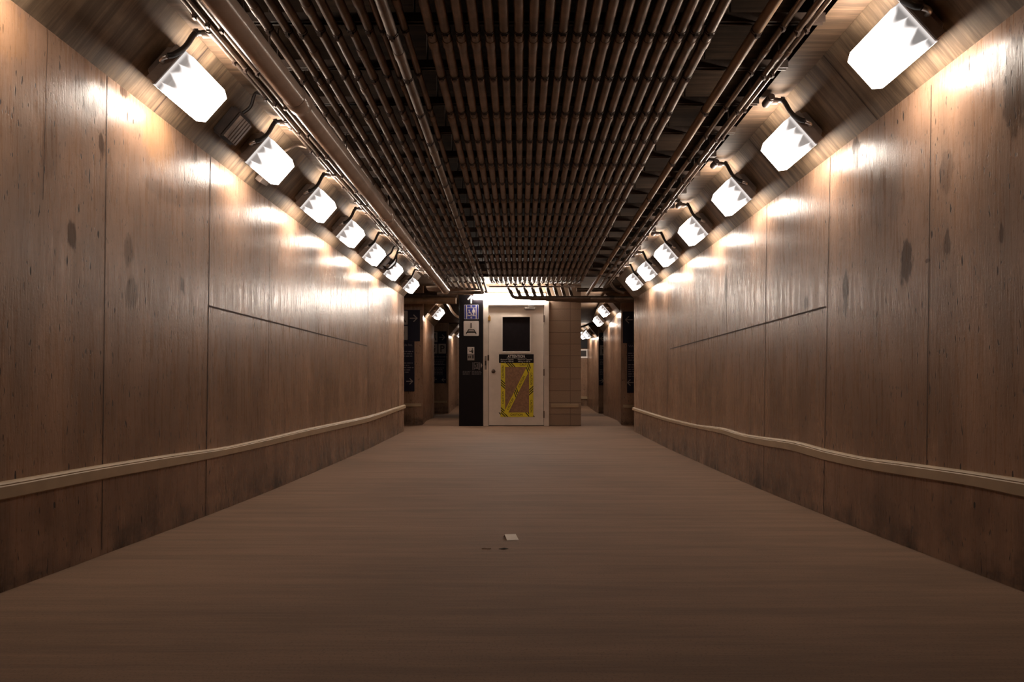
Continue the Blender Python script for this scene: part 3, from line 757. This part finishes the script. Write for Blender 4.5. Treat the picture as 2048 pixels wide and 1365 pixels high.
short_rail('short cream bumper rail below the small parking sign', 860, 894, 801.8, 806, Y2)
short_rail('short cream bumper rail low on the end wall of the right passage', 1150, 1178, 793.5, 798.5, Y3)

# ================================================================== LAMPS
def fix_axes(side): return Vector((side*CDX, 0, CDZ)).normalized(), Vector((side*CDZ, 0, -CDX)).normalized()
def make_lamp(side, label):
    t_, n_ = fix_axes(side); P = lambda a, d, y: t_*a + n_*d + Vector((0, y, 0))
    root = thing('wall_lamp', (0, 0, 0), label, 'lamp', 'lit lamps along the %s haunch' % ('left' if side > 0 else 'right'))
    def frustum(bm, a0, y0, d0, a1, y1, d1, mi=0):
        A = [bm.verts.new(P(a, d0, y)) for a, y in ((-a0, -y0), (a0, -y0), (a0, y0), (-a0, y0))]
        B = [bm.verts.new(P(a, d1, y)) for a, y in ((-a1, -y1), (a1, -y1), (a1, y1), (-a1, y1))]
        fs = [bm.faces.new(A), bm.faces.new(B)]
        for k in range(4): fs.append(bm.faces.new((A[k], A[(k+1) % 4], B[(k+1) % 4], B[k])))
        for f in fs: f.material_index = mi
        return fs
    bm = bmesh.new(); frustum(bm,   .070, .165, 0.001, .090, .185, .045); frustum(bm, .106, .200, .045, .106, .200, .098)
    bmesh.ops.bevel(bm, geom=list(bm.edges), offset=.005, segments=1, affect='EDGES')
    hs = part('lamp_housing', bm, M['housing'], root, (0, 0, 0))
    bm = bmesh.new(); uvl = bm.loops.layers.uv.verify()
    lv = [(.109, .187, .088), (.109, .187, .142), (.082, .170, .192)]; rg = []
    for a, yy, d in lv: rg.append([bm.verts.new(P(a_, d, y_)) for a_, y_ in ((-a, -yy), (a, -yy), (a, yy), (-a, yy))])
    fs = [bm.faces.new(rg[0]), bm.faces.new(rg[2])]
    for A, B in zip(rg, rg[1:]):
        for k in range(4): fs.append(bm.faces.new((A[k], A[(k+1) % 4], B[(k+1) % 4], B[k])))
    for f in fs:
        m = f.calc_center_median()
        if m.dot(n_) > .145: f.material_index = 2
        if m.y > .17: f.material_index = 2
        if m.y < -.17:                              # the two end faces
            f.material_index = 1
            for lp in f.loops:
                c = lp.vert.co; lp[uvl].uv = ((c.dot(t_) + .109) / .218, (c.dot(n_) - .088) / .104)
    part('lamp_lens', bm, [M['lens'], M['lens_end'], M['lens_front']], root, (0, 0, 0))
    bm = bmesh.new()
    for a in (-.100, .100): 
        pts = [P(a - .004, .078, -.196), P(a + .004, .078, -.196), P(a + .004, .078, .196), P(a - .004, .078, .196)]
        prism(bm, pts, n_ * .009)
    pts = [P(-.109, .086, -.196), P(.109, .086, -.196), P(.109, .086, -.188), P(-.109, .086, -.188)]; prism(bm, pts, n_ * .01)
    subpart('lens_bezel', bm, M['alu'], hs, (0, 0, 0))
    bm = bmesh.new(); tube(bm, smooth_path([P(.0, .06, -.193), P(.0, .062, -.222), P(.012, .07, -.236), P(.03, .08, -.236)], 4), .012, 10)
    subpart('cable_gland', bm, M['alu'], hs, (0, 0, 0), True)
    return root
def lamp_place(o, side, y, wall=None, H=None):
    Xf = wall or (XL if side > 0 else XR); H = H or (HL if side > 0 else HR)
    o.location = (Xf + side*CDX/2, y, F(y) + H + CDZ/2); o.rotation_euler = (math.atan(slope(y)), 0, 0)
def make_hose(side, label):
    """black flexible conduit from a ceiling tee to the lamp's near end; origin as the lamp's"""
    t_, n_ = fix_axes(side); P = lambda a, d, y: t_*a + n_*d + Vector((0, y, 0))
    root = thing('lamp_feed_conduit', (0, 0, 0), label, 'conduit', 'black feed conduits on the %s haunch' % ('left' if side > 0 else 'right'))
    S = Vector((side*(CDX/2 + .115), -.14, CDZ/2 - .035))
    pth = smooth_path([S + Vector((side*.0, 0, 0)), S + Vector((-side*.06, -.01, -.002)), P(.20, .055, -.16), P(.12, .085, -.19), P(.06, .093, -.225), P(.035, .082, -.236)], 6)
    bm = bmesh.new(); tube(bm, pth, .0135, 10); part('flexible_hose', bm, M['hose'], root, (0, 0, 0), True)
    bm = bmesh.new(); tube(bm, [S + Vector((0, -.045, 0)), S + Vector((0, .045, 0))], .024, 12); tube(bm, [S, S + Vector((-side*.05, -.004, -.004))], .020, 10)
    tube(bm, [S + Vector((0, -.06, 0)), S + Vector((0, -.045, 0))], .018, 12); tube(bm, [S + Vector((0, .045, 0)), S + Vector((0, .06, 0))], .018, 12)
    part('conduit_tee', bm, M['clamp'], root, (0, 0, 0), True)
    bm = bmesh.new(); i = len(pth)*2//3
    tube(bm, [pth[8], pth[9], pth[10], pth[11]], .019, 10); part('hose_coupling', bm, M['hose'], root, (0, 0, 0), True)
    return root
LYS = [2.45, 3.66, 4.80, 5.94, 7.06, 8.19, 9.43, 10.95]
RYS = [3.16, 4.36, 5.53, 6.75, 8.0, 9.17, 10.2]
far_l = ['nearest', 'second nearest', 'third', 'fourth', 'fifth', 'sixth', 'farthest']
for side, ys, word in ((1, LYS, 'left'), (-1, RYS, 'right')):
    lamp0 = make_lamp(side, ''); hose0 = make_hose(side, '')
    for i, y in enumerate(ys):
        o = lamp0 if i == 0 else copy_tree(lamp0); h = hose0 if i == 0 else copy_tree(hose0)
        lamp_place(o, side, y); lamp_place(h, side, y)
        if side > 0 and i == 0:
            o['label'] = 'glowing white lamp on the %s haunch just beside the viewpoint, out of frame' % word
            h['label'] = 'black flexible conduit feeding the out of frame lamp on the %s haunch' % word
        else:
            o['label'] = 'glowing white prismatic lamp on the %s haunch, %s of the seven in that row' % (word, far_l[i - (side > 0)])
            h['label'] = 'black flexible conduit curving down to the %s lamp of the %s row' % (far_l[i - (side > 0)], word)
    # lamps of the passages beyond
    far = ([(13.75, -1.745 - .0326*(13.75 - Y1), 'glowing white lamp in the left passage, beside the black sign panel'), (21.5, -1.985, 'small white lamp glowing far down the left passage')] if side > 0 else
           [(14.35, 1.80 + .0482*(14.35 - Y1), 'glowing white lamp in the right passage, the nearer one under the pipes'), (16.3, 1.80 + .0482*(16.3 - Y1), 'glowing white lamp in the right passage, next along from the nearer one'),
            (20.95, 2.13, 'small white lamp far down the right passage, above the framed notice'), (22.3, 2.115, 'smallest white lamp at the far end of the right passage')])
    for y, X, lab in far:
        o = copy_tree(lamp0)
        for ch in o.children:
            if ch.name.startswith('lamp_lens'): ch.data = ch.data.copy(); ch.data.materials[2] = M['lens_far']
        lamp_place(o, side, y, X, (1.92 if side > 0 else 2.03) if y < 18 else None); o['label'] = lab; o['group'] = 'lit lamps in the far passages'

# ---- louvred alarm boxes on the left haunch
def alarm_box(label, y):
    t_, n_ = fix_axes(1); c = Vector((XL + CDX/2, y, F(y) + HL + CDZ/2)); R = lambda a, d, yy: c + t_*a + n_*d + Vector((0, yy, slope(y)*yy))
    t = thing('louvred_box', c, label, 'speaker', 'dark louvred boxes on the left haunch')
    bm = bmesh.new(); prism(bm, [R(-.09, .002, -.09), R(.10, .002, -.09), R(.10, .002, .09), R(-.09, .002, .09)], n_*.07); 
    bmesh.ops.bevel(bm, geom=list(bm.edges), offset=.012, segments=2, affect='EDGES'); part('box_body', bm, M['black'], t, c)
    for k in range(5):
        bm = bmesh.new(); yy = -.066 + k*.033; prism(bm, [R(-.07, .072, yy - .011), R(.08, .072, yy - .011), R(.08, .072, yy + .008), R(-.07, .072, yy + .008)], n_*.012 + Vector((0, .008, 0))); part('louvre', bm, M['housing'], t, c)
    bm = bmesh.new(); tube(bm, smooth_path([R(.10, .05, -.03), R(.16, .06, -.03), R(.235, .05, -.06), c + Vector((CDX/2 + .12, -.07, CDZ/2 - .03))], 6), .010, 8); part('supply_cable', bm, M['hose'], t, c, True)
alarm_box('dark louvred box on the left haunch between the two nearest lamps', 4.33)
alarm_box('small dark louvred box on the left haunch near the sixth lamp', 9.02)
c = Vector((XL + CDX/2, 9.1, F(9.1) + HL + CDZ/2)); bm = bmesh.new(); t_, n_ = fix_axes(1); R = lambda a, d, yy: c + t_*a + n_*d + Vector((0, yy, 0))
tube(bm, smooth_path([R(-.03, .085, -.05), R(-.02, .16, -.12), R(.10, .19, -.16), R(.2, .12, -.14), c + Vector((CDX/2 + .1, -.1, CDZ/2 - .03))], 7), .010, 8)
setp(link('cable_loop', bm, M['hose'], None, (0, 0, 0), True), 'black cable looping down from the ceiling onto the far louvred box', 'cable')
bm = bmesh.new(); c = Vector((XL + CDX/2, 5.08, F(5.08) + HL + CDZ/2)); R = lambda a, d, yy: c + t_*a + n_*d + Vector((0, yy, 0))
prism(bm, [R(-.15, .001, -.04), R(-.06, .001, -.04), R(-.06, .001, .10), R(-.15, .001, .10)], n_*.045); bmesh.ops.bevel(bm, geom=list(bm.edges), offset=.004, segments=1, affect='EDGES')
jb = thing('junction_box', c, 'small grey junction box under the second left lamp with a thin pipe', 'box'); part('box_body', bm, M['housing'], jb, c)
bm = bmesh.new(); tube(bm, smooth_path([R(.11, .05, -.08), R(.16, .055, -.04), R(.205, .055, .02), c + Vector((CDX/2 + .10, .04, CDZ/2 - .05))], 6), .009, 8); part('feed_pipe', bm, M['conduit'], jb, c, True)

# ================================================================== PIPES
ZP = lambda y: CZ + 1.67 - .078*y                  # axis height of the conduit bank
ROWS = [2.885 + .4635*i for i in range(17)]         # clamp rows
def make_clamp_mesh(r):
    """strap ring with a bolted lug underneath, about the origin; pipe axis along Y"""
    bm = bmesh.new(); seg = 16
    for y0, y1, rr in ((-.013, -.007, r + .003), (.003, .010, r + .003)):
        A = [(rr*math.cos(2*PI*k/seg), rr*math.sin(2*PI*k/seg)) for k in range(seg)]
        a = [bm.verts.new((x, y0, z)) for x, z in A]; b = [bm.verts.new((x, y1, z)) for x, z in A]
        for k in range(seg): bm.faces.new((a[k], a[(k+1) % seg], b[(k+1) % seg], b[k]))
        bm.faces.new(a[::-1]); bm.faces.new(b)
    box(bm, (-r*.55, -.006, -r - .010), (r*.55, .004, -r + .002)); box(bm, (-.006, -.014, -r - .013), (.006, .012, -r - .002))
    bmesh.ops.recalc_face_normals(bm, faces=bm.faces)
    me = bpy.data.meshes.new('pipe_clamp'); bm.to_mesh(me); bm.free(); me.materials.append(M['clamp']); return me
def make_sleeve_mesh(r, L=.075, rr=.003):
    bm = bmesh.new(); tube(bm, [(0, -L/2, 0), (0, -L/2 + .004, 0), (0, L/2 - .004, 0), (0, L/2, 0)], [r + rr*.6, r + rr, r + rr, r + rr*.6], 16)
    bmesh.ops.recalc_face_normals(bm, faces=bm.faces)
    me = bpy.data.meshes.new('pipe_coupling'); bm.to_mesh(me); bm.free(); me.materials.append(M['conduit_old'])
    for p in me.polygons: p.use_smooth = True
    me.set_sharp_from_angle(angle=math.radians(40)); return me
_cm, _sm = {}, {}
def add_ring(kind, r, root, base, p, sl):
    key = round(r, 4); d = _cm if kind == 'pipe_clamp' else _sm
    if key not in d: d[key] = make_clamp_mesh(r) if kind == 'pipe_clamp' else make_sleeve_mesh(r)
    o = bpy.data.objects.new(kind, d[key]); COL.objects.link(o); o.parent = root
    o.location = Vector(p) - base; o.rotation_euler = (math.atan(sl), 0, 0); return o
def pipe(name, label, group, path, r, mat, rows=(), sleeves=(), cat='pipe', seg=18):
    """path: polyline; straight run first. rows / sleeves: Y of clamps and couplings on that straight run"""
    path = [Vector(p) for p in path]; base = path[0].copy()
    t = thing(name, base, label, cat, group)
    bm = bmesh.new(); tube(bm, path, r, seg); part('pipe_run', bm, mat, t, base, True)
    a, b = path[0], path[1]; sl = (b.z - a.z) / (b.y - a.y) if abs(b.y - a.y) > .1 else 0
    on = lambda y: a + (b - a) * ((y - a.y) / (b.y - a.y))
    for y in rows:
        if a.y < y < b.y: add_ring('pipe_clamp', r, t, base, on(y), sl)
    for y in sleeves:
        if a.y < y < b.y: add_ring('pipe_coupling', r, t, base, on(y), sl)
    return t
YN = -2.0                                           # where the runs start, behind the viewpoint
SP, R0, XC = .0666, .0231, .226
GRP = 'parallel conduits of the central ceiling bank'
YBE = 10.55
for i in range(20):
    x = XC + (i - 9.5) * SP
    lab = 'steel conduit in the wide central ceiling bank, ' + ('leftmost of the twenty' if i == 0 else 'rightmost of the twenty' if i == 19 else ORD[i] + ' from its left edge')
    sle = [y + .115 for k, y in enumerate(ROWS) if k % 2 == 1]
    end = YBE + .0
    if i < 8:      # the first ones drop and turn right above the door
        pts = [(x, YN, ZP(YN)), (x, end, ZP(end))] + fillet_path([(x, end, ZP(end)), (x, 11.15, ZP(end) + .035)], .1)[1:]
    else:
        pts = [(x, YN, ZP(YN)), (x, end, ZP(end)), (x, 11.15, ZP(end) + .035)]
    pipe('ceiling_conduit', lab, GRP, pts, R0, M['conduit'], ROWS, sle)
# left group: ten loose conduits of mixed size
LX = [(-1.13, .016, 0), (-1.053, .016, .012), (-.989, .017, 0), (-.903, .018, .01), (-.833, .017, -.004), (-.76, .018, .006), (-.683, .017, .014), (-.626, .012, .03), (-.578, .0215, -.014), (-.522, .014, .026)]
for i, (x, r, dz) in enumerate(LX):
    r *= 1.18
    dz = min(dz, R0 - r)
    lab = 'thin dusty conduit left of the central bank, ' + ('leftmost of the loose ten' if i == 0 else 'rightmost of the loose ten' if i == 9 else 'the thick one beside the rightmost' if i == 8 else ORD[i] + ' from the big glossy pipe')
    ye = 11.0 + .052*i if i < 8 else 11.55 + .05*(i - 8)
    z0, z1 = ZP(YN) + dz, ZP(ye) + dz
    xend = -1.40 if i < 8 else -1.3
    pts = [(x, YN, z0), (x, ye - .15, z1)] + fillet_path([(x, ye - .15, z1), (x, ye, z1), (xend, ye, z1 - .012)], .13)[1:]
    rows = [y + random.uniform(-.03, .03) for y in ROWS]
    pipe('loose_conduit', lab, 'loose conduits left of the central bank', pts, r, M['conduit_old'], rows, [y + random.uniform(.1, .3) for k, y in enumerate(ROWS) if (k + i) % 3 == 0])
# big glossy pipe on the left
k = .9656
A, B = Vector((-1.185*k, 2.9*k, CZ + 1.34*k)), Vector((-1.07*k, 10.55*k, CZ + .73*k)); dv = (B - A) / (B.y - A.y)
A0 = A + dv * (YN - A.y); base = A0.copy()
t = thing('drain_pipe', A0, 'big glossy grey pipe sloping along the left of the ceiling', 'pipe')
bm = bmesh.new(); tube(bm, [A0, A + dv*2.2, A + dv*4.6, B], .056, 28); part('pipe_run', bm, M['bigpipe'], t, base, True)
bm = bmesh.new(); tube(bm, [B - dv*.05, B - dv*.045, B + dv*.015, B + dv*.02], [.058, .0605, .0605, .056], 28); o = part('end_cap', bm, M['bigpipe'], t, base, True)
for y in (3.75, 6.05, 8.3):
    p = A + dv*(y - A.y); bm = bmesh.new(); tube(bm, [p - dv*.06, p - dv*.055, p + dv*.055, p + dv*.06], [.057, .0605, .0605, .057], 28); part('pipe_coupling', bm, M['bigpipe'], t, base, True)
for y in ROWS[1::3]:
    p = A + dv*(y - A.y); bm = bmesh.new(); tube(bm, [p + Vector((0, 0, .055)), Vector((p.x, y, F(y) + SL + REC))], .005, 8); part('hanger_rod', bm, M['clamp'], t, base)
# small conduits along the soffit, left and right
for i, (x, r, dz) in enumerate([(-1.475, .0125, -.034), (-1.437, .011, -.05), (-1.392, .015, -.045)]):
    lab = 'small steel conduit hugging the left soffit edge, ' + ['outermost of three', 'middle of three', 'innermost of three'][i]
    ys = frange(YN, 11.3, .6); base = Vector((x, YN, F(YN) + SL + dz)); t = thing('soffit_conduit', base, lab, 'pipe', 'small conduits along the left soffit')
    pts = [(x, y, F(y) + SL + dz) for y in ys]
    if i == 2: pts = pts[:-1] + fillet_path([pts[-2], (x, 11.5, F(11.5) + SL + dz - .06), (-.55, 11.55, F(11.5) + SL + dz - .1)], .25)[1:]
    bm = bmesh.new(); tube(bm, pts, r, 12); part('pipe_run', bm, M['conduit'], t, base, True)
    for y in ROWS: add_ring('pipe_clamp', r, t, base, (x, y + .05*i, F(y + .05*i) + SL + dz), slope(y))
RXS = [(1.07, .0245, 'brownpipe', 'brown painted pipe right of the central bank, thickest on that side', 0), (1.19, .0145, 'conduit', 'slim steel conduit right of the brown pipe, innermost of three', .02),
       (1.255, .0145, 'conduit', 'slim steel conduit right of the brown pipe, middle of three', 0), (1.297, .0105, 'conduit', 'slim steel conduit right of the brown pipe, outermost of three', .008)]
for x, r, m, lab, dz in RXS:
    ye = 11.85 if m == 'brownpipe' else 11.2
    pipe('side_conduit', lab, None if m == 'brownpipe' else 'slim conduits along the right soffit', [(x, YN, ZP(YN) + dz), (x, ye, ZP(ye) + dz)], r, M[m], ROWS if m != 'brownpipe' else ROWS[1::2], [y + .25 for k_, y in enumerate(ROWS) if k_ % 3 == 1 and m != 'brownpipe'])
# strut channels across the ceiling, one at each clamp row
SX0 = RL + .09
for i, y in enumerate(ROWS):
    z = ZP(y) + R0 + .006; base = Vector((0, y, z)); t = thing('strut_channel', base, 'steel strut channel across the ceiling above the conduits, %s row from the viewpoint' % (ORD[i]), 'strut', 'ceiling strut channels')
    bm = bmesh.new(); prism(bm, [(SX0, y - .021, z), (SX0, y - .021, z + .041), (SX0, y + .021, z + .041), (SX0, y + .021, z), (SX0, y + .011, z), (SX0, y + .011, z + .036), (SX0, y - .011, z + .036), (SX0, y - .011, z)], (RR - .01 - SX0, 0, 0))
    part('channel', bm, M['strut'], t, base)
    zc = F(y) + SL + REC
    for x in (-1.25, -.48, .95, 1.33):
        if zc - z > .05:
            bm = bmesh.new(); tube(bm, [(x, y, z + .04), (x, y, zc - .001)], .005, 8); part('hanger_rod', bm, M['clamp'], t, base)
# ---- the crossing pipes in front of the door
for i in range(9):
    x = at(1020 + 15.5*i, 590, 12.0).x; y = 11.95 + .066*i; zb = CZ + (VY - 596 - .8*i) / FPX * y; zt = CZ + (VY - 577) / FPX * y
    pts = [(x - .04, y - .55, zt + .03), (x - .03, y - .25, zt + .015)] + fillet_path([(x - .03, y - .25, zt + .015), (x, y, zt - .03), (x + .05, y, zb), (3.6, y, zb)], .11)[1:]
    lab = 'dark conduit bending to the right above the door, ' + ('leftmost of the nine bends' if i == 0 else 'rightmost of the nine bends' if i == 8 else ORD[i] + ' bend from the left')
    t = pipe('bent_conduit', lab, 'conduits bending right above the door', pts, .029, M['conduit_old'])
    xc = 1.45 + .02*i; bm = bmesh.new(); tube(bm, [(xc, y, zb), (xc + .06, y, zb)], .034, 16); part('pipe_coupling', bm, M['clamp'], t, Vector(pts[0]), True)
def cross_pipe(label, x0, x1, ypx, Y, r, m, name='cross_pipe', coup=None):
    z = CZ + (VY - ypx) / FPX * Y; base = Vector((x0, Y, z)); t = thing(name, base, label, 'pipe')
    bm = bmesh.new(); tube(bm, [(x0, Y, z), (x1, Y, z)], r, 20); part('pipe_run', bm, m, t, base, True)
    for c in coup or ():
        bm = bmesh.new(); tube(bm, [(c - .04, Y, z), (c - .035, Y, z), (c + .035, Y, z), (c + .04, Y, z)], [r + .004, r + .009, r + .009, r + .004], 20); part('pipe_coupling', bm, M['clamp'], t, base, True)
cross_pipe('pale steel pipe crossing above the right passage with a dark coupling', 1.12, 3.4, 597, 11.86, .030, M['conduit'], coup=[1.46])
cross_pipe('dark pipe crossing the ceiling just above the pale steel pipe', .95, 3.4, 580, 12.55, .034, M['conduit_old'])
cross_pipe('thick brown duct crossing the ceiling above the left passage', -3.4, BX0 - .03, 602, 12.75, .055, M['brownpipe'], 'cross_duct')
cross_pipe('thick dark duct above and behind the brown one over the left passage', -3.4, BX0 - .03, 592, 12.95, .05, M['strut'], 'cross_duct')
z = CZ + (VY - 573.5) / FPX * 11.3; bm = bmesh.new(); box(bm, (at(978, 573, 11.3).x, 11.28, z - .012), (at(1150, 573, 11.3).x, 11.32, z + .012), .002)
setp(link('edge_strut', bm, M['alu']), 'bright thin strut bar spanning the far end of the central conduit bank', 'strut')
p0, p1, p2, p3 = at(1221, 559, 11.8), at(1224, 569, 11.8), at(1233, 580, 11.8), at(1248, 586, 11.8); bm = bmesh.new(); tube(bm, smooth_path([p0, p1, p2, p3], 6), .03, 16)
setp(link('curved_conduit', bm, M['conduit'], None, (0, 0, 0), True), 'curved steel conduit sweeping down at the end of the right wall', 'pipe')
p = [at(891, 577.5, 13.9), at(892, 592, 13.9), at(894, 606, 13.9), at(899, 613, 13.9), at(905, 624, 14.0), at(914, 633, 14.2), at(926, 637, 14.4)]; bm = bmesh.new(); tube(bm, smooth_path(p, 6), .024, 14)
setp(link('curved_conduit', bm, M['steel'], None, (0, 0, 0), True), 'shiny curved pipe in the left passage beside the black sign panel', 'pipe')
# ================================================================== LITTER ON THE FLOOR
Yp = 3.62
def fl_at(x, y):
    Y = 3.6
    for _ in range(30): Y = (CZ - F(Y)) * FPX / (y - VY)
    return Vector(((x - VX) / FPX * Y, Y, F(Y)))
a, b = fl_at(1014, 1082), fl_at(1037.5, 1081.2)
bm = bmesh.new()
c_, d_ = fl_at(1031.4, 1077) + Vector((0, .01, .016)), fl_at(1009, 1077.4) + Vector((0, .01, .016))
for q4 in ([a, b, c_, d_],): prism(bm, [v + Vector((0, 0, .0012)) for v in q4], (0, 0, .0008))
e_, f_ = fl_at(1030, 1074.5) + Vector((0, 0, .001)), fl_at(1006.5, 1075.5) + Vector((0, 0, .001)); prism(bm, [d_, c_, e_, f_], (0, 0, .0008))
setp(link('paper_scrap', bm, M['paper']), 'small folded scrap of white paper on the concrete floor', 'paper')
p = fl_at(972, 1099); bm = bmesh.new(); tube(bm, smooth_path([p + Vector((-.02, 0, .003)), p + Vector((-.005, .004, .004)), p + Vector((.012, -.002, .003)), p + Vector((.022, .002, .003))], 4), .0022, 6)
setp(link('twig', bm, M['twig']), 'tiny pale twig on the floor left of the paper scrap', 'twig')
p = fl_at(1006, 1099); bm = bmesh.new(); prism(bm, [p + Vector(v) for v in ((-.02, 0, .0012), (-.006, -.008, .002), (.01, -.006, .004), (.024, .002, .0012), (.006, .008, .004), (-.008, .006, .002))], (0, 0, .0012))
setp(link('dry_leaf', bm, M['leaf']), 'dark dry leaf lying on the floor in front of the paper scrap', 'leaf')

# ================================================================== CAMERA, WORLD
cam = bpy.data.cameras.new('camera'); co = bpy.data.objects.new('camera', cam); COL.objects.link(co)
co.location = (0, 0, CZ); co.rotation_euler = (PI/2, 0, 0)
cam.sensor_width = 36; cam.lens = FPX / 2048 * 36; cam.shift_x = -(VX - 1024) / 2048; cam.clip_start = .02; cam.clip_end = 100
SC.camera = co
w = bpy.data.worlds.new('world'); SC.world = w; w.use_nodes = True
bg = w.node_tree.nodes['Background']; bg.inputs[0].default_value = (1, .62, .5, 1); bg.inputs[1].default_value = .004
SC.view_settings.view_transform = 'Standard'; SC.view_settings.look = 'None'; SC.view_settings.gamma = 1.0
SC.view_settings.exposure = 0.18; SC.view_settings.use_curve_mapping = False
SC.cycles.use_denoising = True; SC.cycles.max_bounces = 8; SC.cycles.diffuse_bounces = 4; SC.cycles.sample_clamp_indirect = 6
